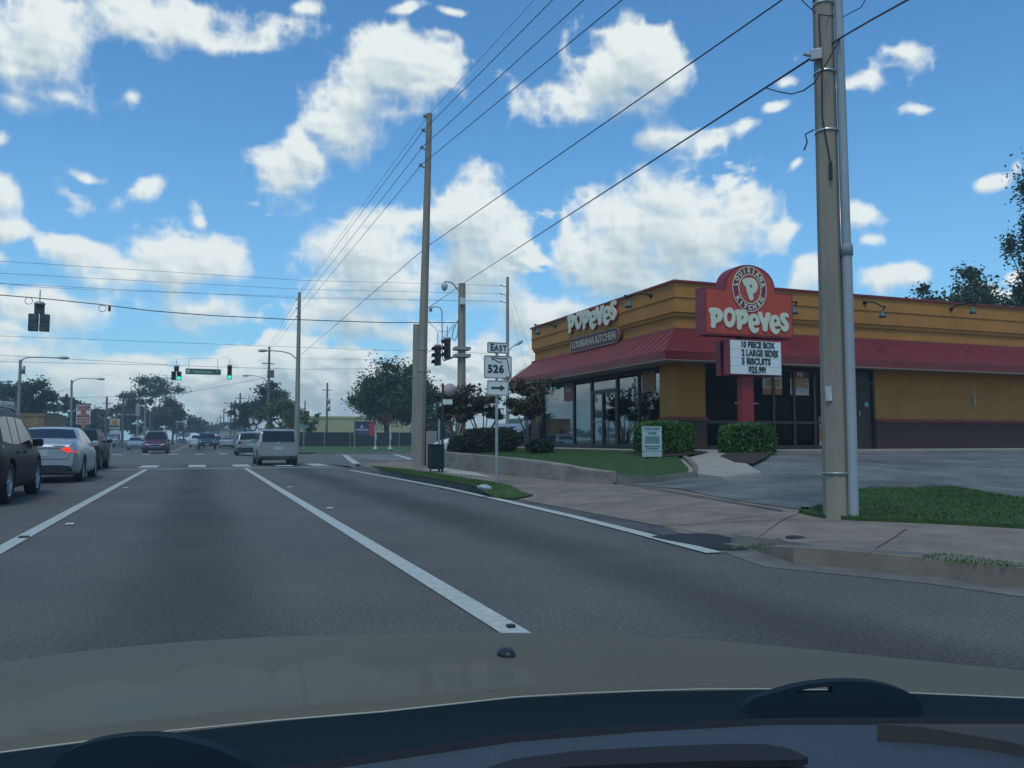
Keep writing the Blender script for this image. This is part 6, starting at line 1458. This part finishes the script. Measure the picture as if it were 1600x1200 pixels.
def pickup(name, label, loc, rz, col, L_=5.6, W_=1.95, H=1.85):
    t = thing(name, label, 'pickup truck', loc, rz)
    c = Car(L_, W_, [(0, 1.10), (1.85, 1.10), (1.95, 1.2), (2.15, H-.03), (2.4, H), (3.2, H), (3.45, H-.08), (4.0, 1.25), (4.1, 1.18), (L_-.2, 1.08), (L_-.04, .98), (L_, .80)], [(0, 1.08), (2, 1.1), (4, 1.10), (L_-.3, 1.0), (L_, .75)], [(0, .5), (.4, .42), (L_-.5, .40), (L_, .42)],
            plan=[(0, .97), (.1, .985), (.5, 1), (L_-.7, 1), (L_-.2, .96), (L_, .90)], tum=.20, wheels=(1.15, 4.55), wr=.40)
    c.body(col, t); hw = W_/2
    c.side([(2.25, 1.16), (2.3, H-.14), (2.85, H-.12), (2.85, 1.16)], 'rear_door_window', m_carglass, t); c.side([(2.92, 1.16), (2.92, H-.12), (3.3, H-.14), (3.8, 1.2), (3.8, 1.16)], 'front_door_window', m_carglass, t)
    c.top(3.47, 3.98, .92, .96, 'windscreen', m_carglass, t); c.top(1.96, 2.12, .9, .88, 'rear_window', m_carglass, t)
    w = MB(); w.box((-hw*.84, .1, .75), (hw*.84, 1.85, 1.125)); w.build('cargo_bed', m_black, t)
    for sg in (-1, 1):
        c.end([(sg*hw*.60, .80), (sg*hw*.60, .98), (sg*hw*.88, .98), (sg*hw*.88, .80)], 'headlight', m_head, t, rear=False); c.end([(sg*hw*.86, .72), (sg*hw*.86, 1.02), (sg*hw*.96, 1.02), (sg*hw*.96, .72)], 'tail_light', m_tail, t)
    c.end([(-hw*.52, .78), (-hw*.52, 1.0), (hw*.52, 1.0), (hw*.52, .78)], 'grille', m_carblk, t, rear=False); c.end([(-hw*.92, .50), (-hw*.92, .66), (hw*.92, .66), (hw*.92, .50)], 'front_bumper', m_black, t, rear=False, thick=.06)
    c.end([(-.18,.55),(-.18,.65),(.18,.65),(.18,.55)], 'number_plate', m_plate, t, rear=False, thick=.08)
    c.mirror(3.75, 1.22, m_black, t); c.add_wheels(t); return t, c
PI = math.pi
suv('sport_utility_car', 'black crossover car cut by the left edge of the photo', (-3.97, 15.55, 0), 0, p_black, L_=4.55, W_=1.84, H=1.67, wheels=(.93, 3.55), wr=.355)
sedan('sedan_car', 'silver sedan with one lit brake light behind the black crossover', (-3.74, 23.5, 0), 0, p_silver, lit=True)
suv('hatchback_car', 'dark grey car just ahead of the silver sedan in the left queue', (-4.25, 32.6, 0), 0, p_dark, L_=4.4, W_=1.80, H=1.52, roofrails=False, wr=.33, wheels=(.85, 3.4))
suv('boxy_van', 'grey-silver boxy wagon seen from behind in the right lane', (3.12, 36.3, 0), 0, p_grey, L_=3.95, W_=1.70, H=1.56, roofrails=False, wheels=(.62, 3.1), wr=.31, box=True, hatch=.16)
X = AY(388, 700, 59.5).x; suv('sport_utility_car', 'silver crossover seen from behind, half hidden by the boxy grey wagon', (X+.12, 59.0, 0), 0, paint('mid_silver_paint', (.27,.29,.30), .4), L_=4.6, W_=1.88, H=1.66, wheels=(.9, 3.6), wr=.36)
X = AY(241.5, 700, 71).x; suv('sport_utility_car', 'dark red oncoming sport utility car with a chrome grille', (X, 71.5+4.8, 0), PI, p_red, L_=4.8, W_=1.92, H=1.84, wheels=(.95, 3.75), wr=.38, lights='chrome')
X = AY(210, 700, 103).x; sedan('sedan_car', 'small pale silver oncoming sedan left of the red one', (X, 103+4.5, 0), PI, p_ice)
X = AY(323.5, 700, 95).x; pickup('pickup_truck', 'blue oncoming pickup truck in the middle of the road', (X, 95+5.6, 0), PI, p_blue)
X = AY(308, 700, 118).x; pickup('pickup_truck', 'white pickup truck just left of and behind the blue one', (X, 118, 0), 0, p_white)
X = AY(354.5, 700, 110).x; sedan('sedan_car', 'silver sedan driving away between the blue pickup and the silver crossover', (X, 110, 0), 0, p_silver)
X = AY(338, 700, 135).x; suv('sport_utility_car', 'dark car mostly hidden behind the blue pickup', (X, 135, 0), 0, p_dark)
for i, (px_, Y, lab) in enumerate(((281, 260, 'tiny dark oncoming car far away at the yellow line, left one'), (286, 262, 'tiny dark oncoming car far away at the yellow line, right one'))):
    X = AY(px_, 700, Y).x; sedan('sedan_car', lab, (X, Y+4.5, 0), PI, p_dark, group='far cars')
for i, (px_, Y, col, lab, f_) in enumerate(((166, 118, p_dark, 'dark parked car in the left lot under the cream sign, leftmost', sedan), (175, 122, p_white, 'white parked car in the left lot under the cream sign', sedan), (184, 126, p_silver, 'silver parked car in the left lot, right of the white one', sedan), (85, 95, p_ice, 'pale parked van behind the left queue by the orange building', suv))):
    X = AY(px_, 690, Y).x; f_('parked_car', lab, (X, Y, .1), R_(70), col, group='cars parked in the left lot')
# cars by the restaurant
q = AY(738, 690, 44); sedan('parked_car', 'white and pale blue parked car behind the litter bin', (q.x+2.3, 43.2, .25), R_(82), p_white)
q = AY(800, 690, 47); suv('parked_car', 'pale car roof showing above the dark hedge', (q.x+1.5, 47, .30), R_(88), p_ice, H=1.75)
q = AY(838, 690, 35.4); suv('parked_car', 'dark blue parked sport utility car beside the far corner of the restaurant', (q.x+2.6, 35.6, .42), R_(90), paint('navy_car_paint', (.010,.028,.055), 0), H=1.72)

# ------------------------------------------------------------------ our own car: bonnet, cowl, wiper and dash
own = thing('own_car', 'grey-beige bonnet, wiper and dark dashboard of the car the photo is taken from', 'car', (.42, 1.2, 0))
OO = Vector((.42, 1.2, 0))
m_hood = mat('champagne_bonnet_paint', (.112,.102,.072), .66, .0, coat=.06, spec=.25, var=.05, scale=1.5)
def op(mb, name, m_, par=None):
    mb.v = [Vector(v)-OO for v in mb.v]; o = mb.build(name, m_, par or own); return o
NE = [(-260,1213),(0,1176),(140,1158),(270,1142),(430,1126),(600,1112),(800,1090),(900,1084),(1000,1080),(1100,1077),(1200,1077),(1310,1079),(1420,1083),(1600,1091),(1800,1104)]
FE = [(-260,1085),(0,1035),(100,1021),(200,1010),(300,1002),(400,996),(600,990),(720,989),(850,990),(950,993),(1100,1003),(1250,1019),(1400,1037),(1600,1061),(1800,1090)]
nr = [G(x, y, .84-.02*abs(x-800)/800) for x, y in NE]; fr_ = [G(x, y, .70-(.05*max(0, (x-800)/800)+.03*max(0, (500-x)/500))) for x, y in FE]
w = MB(); vs = []; K = 16
for i in range(len(nr)):
    a, b = nr[i], fr_[i]
    vs.append(tuple(a+Vector((0, .004, -.03)))); 
    for j in range(K+1):
        u = j/K; p = a.lerp(b, u); p.z += .022*math.sin(u*math.pi)+.010*math.exp(-((u-.28)/.05)**2)*0; vs.append(tuple(p))
    for dz, dd in ((-.012, .03), (-.05, .07), (-.14, .10), (-.35, .11)):
        d = Vector((b.x-a.x, b.y-a.y, 0)).normalized(); q = b+d*dd; q.z += dz; vs.append(tuple(q))
M_ = K+6
w.add(vs, [(i*M_+j, (i+1)*M_+j, (i+1)*M_+j+1, i*M_+j+1) for i in range(len(nr)-1) for j in range(M_-1)], True); hood = op(w, 'bonnet', m_hood)
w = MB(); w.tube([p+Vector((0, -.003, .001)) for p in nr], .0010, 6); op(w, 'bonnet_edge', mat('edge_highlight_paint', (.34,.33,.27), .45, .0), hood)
crs = [a.lerp(b, .30)+Vector((0, 0, .0195+.001)) for a, b in zip(nr, fr_)][1:11]
def on_bonnet(px_, py_):
    i = min(range(len(NE)-1), key=lambda q: abs((NE[q][0]+NE[q+1][0])/2-px_)); best = None
    for u in np.arange(0, 1, .01):
        for v in np.arange(0, 1.01, .1):
            p = nr[i].lerp(nr[i+1], v).lerp(fr_[i].lerp(fr_[i+1], v), u); p.z += .022*math.sin(u*math.pi); q = p-Vector((0, 0, EYE)); f = q.dot(cF)
            e = (800+FPX*q.dot(cR)/f-px_)**2+(600-FPX*q.dot(cU)/f-py_)**2
            if best is None or e < best[0]: best = (e, p)
    return best[1]
n0 = on_bonnet(790, 1026); w = MB(); bm = bmesh.new(); bmesh.ops.create_icosphere(bm, subdivisions=3, radius=1)
bm.verts.index_update(); w.add([(n0.x+v.co.x*.0115, n0.y+v.co.y*.018, n0.z+.003+v.co.z*.008) for v in bm.verts], [[v.index for v in f.verts] for f in bm.faces], True); op(w, 'washer_nozzle', m_black, hood)
m_cowl = mat('cowl_plastic_dark', (.011,.022,.031), .9, spec=.15, bump=.1, bscale=80)
cw = [(-260,1300),(0,1262),(200,1232),(450,1204),(620,1180),(800,1153),(1000,1138),(1200,1128),(1400,1127),(1600,1127),(1800,1130)]
ce = [G(x, y, .86) for x, y in cw]
def near_at(x):
    for (a, pa_), (b, pb_) in zip(zip(NE, nr), zip(NE[1:], nr[1:])):
        if a[0] <= x <= b[0]: u = (x-a[0])/(b[0]-a[0]); return pa_.lerp(pb_, u)
    return nr[-1]
w = MB(); vs = []
for (x, y), e in zip(cw, ce):
    a = near_at(x)
    vs_top = a+Vector((0, -.006, .001)); vs.append(tuple(vs_top))
    for u, dz in ((.06, -.010), (.15, -.03), (.5, -.03), (.85, -.015), (1.0, .0)): p = a.lerp(e, u); p.z += dz; vs.append(tuple(p))
    vs.append((e.x-.02, e.y-.04, e.z-.09))
w.add(vs, [(i*7+j, (i+1)*7+j, (i+1)*7+j+1, i*7+j+1) for i in range(len(cw)-1) for j in range(6)], True); op(w, 'cowl', m_cowl)
w = MB(); vs = []
for (x, y), e in zip(cw, ce):
    for dy, dz in ((.012, -.006), (.004, .002), (-.006, -.001), (-.010, -.012)): 
        d = Vector((e.x-.1, e.y, 0)).normalized(); vs.append(tuple(e+d*dy+Vector((0, 0, dz))))
w.add(vs, [(i*4+j, (i+1)*4+j, (i+1)*4+j+1, i*4+j+1) for i in range(len(cw)-1) for j in range(3)], True); op(w, 'glass_seal', mat('windscreen_seal_black', (.003,.003,.004), .8))
# dashboard top
m_dash = mat('dashboard_vinyl', (.040,.058,.078), .75, bump=.35, bscale=900, var=.06, scale=4)
dpx = [(-260,1330),(0,1290),(200,1257),(450,1212),(620,1187),(800,1160),(1000,1144),(1200,1133),(1400,1132),(1600,1133),(1800,1136)]
dn = [G(x, y, .885) for x, y in dpx]
w = MB(); vs = []
for p in dn:
    for dd, dz in ((0, -.03), (0, 0), (-.05, .012), (-.12, .020), (-.2, .018), (-.3, .0)):
        d = Vector((p.x, p.y, 0)).normalized(); q = p+d*dd; q.z += dz; vs.append(tuple(q))
w.add(vs, [(i*6+j, (i+1)*6+j, (i+1)*6+j+1, i*6+j+1) for i in range(len(dn)-1) for j in range(5)], True); dash = op(w, 'dashboard', m_dash)
vp = [(760,1200),(800,1186),(900,1173),(1050,1165),(1150,1162),(1200,1163),(1235,1170),(1262,1183),(1250,1187),(1100,1189),(900,1197),(820,1204)]
w = MB(); w.poly([G(x, y, .912) for x, y in vp], (0, 0, -.004)); op(w, 'defrost_vent', m_carblk, dash)
w = MB(); w.poly([G(x, y, .9125) for x, y in ((1370,1131),(1440,1136),(1560,1156),(1640,1172),(1640,1131))], (0, 0, -.012)); op(w, 'dash_corner_trim', mat('brown_dash_trim', (.04,.038,.034), .8), dash)
# wipers
def wiper(pix, z, th, name='wiper'):
    w = MB(); w.poly([G(x, y, z) for x, y in pix], (0, .0, -th)); return op(w, name, m_cowl)
def ribbon(pix, hts, z0, name='wiper'):
    pass
def silhouette(outer, holes, px_, py_, z, name, par, th=.012):
    o_ = G(px_, py_, z); n_ = Vector((_sy, _cy, 0)); u_ = Vector((_cy, -_sy, 0)); E0 = Vector((0, 0, EYE))
    def pp(x, y):
        d = ray(x, y); t = (o_-E0).dot(n_)/d.dot(n_); q = E0+d*t-o_; return (q.dot(u_), q.z)
    w = MB(); put(w, shape_geo([[pp(*q) for q in smooth_loop(outer, 2)]]+[[pp(*q) for q in h_] for h_ in holes], th/2), o_, u_, (0, 0, 1)); return op(w, name, mat('wiper_plastic', (.014,.027,.038), .9, spec=.15), par)
silhouette([(1150,1120),(1165,1092),(1195,1083),(1232,1072),(1262,1066),(1300,1062),(1345,1062),(1380,1067),(1405,1075),(1428,1086),(1438,1100),(1440,1122)], [[(1236,1081),(1252,1075),(1275,1071.5),(1297,1070),(1297,1081),(1270,1081.5)]], 1300, 1092, .835, 'wiper', own)
silhouette([(60,1250),(90,1184),(118,1166),(140,1158),(160,1153),(185,1149),(215,1146),(255,1146),(300,1154),(350,1168),(390,1190),(400,1250)], [], 215, 1168, .83, 'wiper', own)
# ------------------------------------------------------------------ haze volume added to fade the distance like the windscreen veil
w = MB(); w.box((-420, -60, -1.2), (420, 620, 24)); hz_ = w.build('haze', bpy.data.materials.new('veil_haze')); hz_['kind'] = 'stuff'; hz_['label'] = 'thin added haze fading the distance like a windscreen veil'
hm_ = hz_.data.materials[0]; hm_.use_nodes = True; ht = hm_.node_tree; ht.nodes.clear(); ho = ht.nodes.new('ShaderNodeOutputMaterial'); hv = ht.nodes.new('ShaderNodeVolumePrincipled')
hv.inputs['Color'].default_value = (.78, .92, 1, 1); hv.inputs['Density'].default_value = .0011; hv.inputs['Anisotropy'].default_value = .1; ht.links.new(hv.outputs[0], ho.inputs['Volume'])
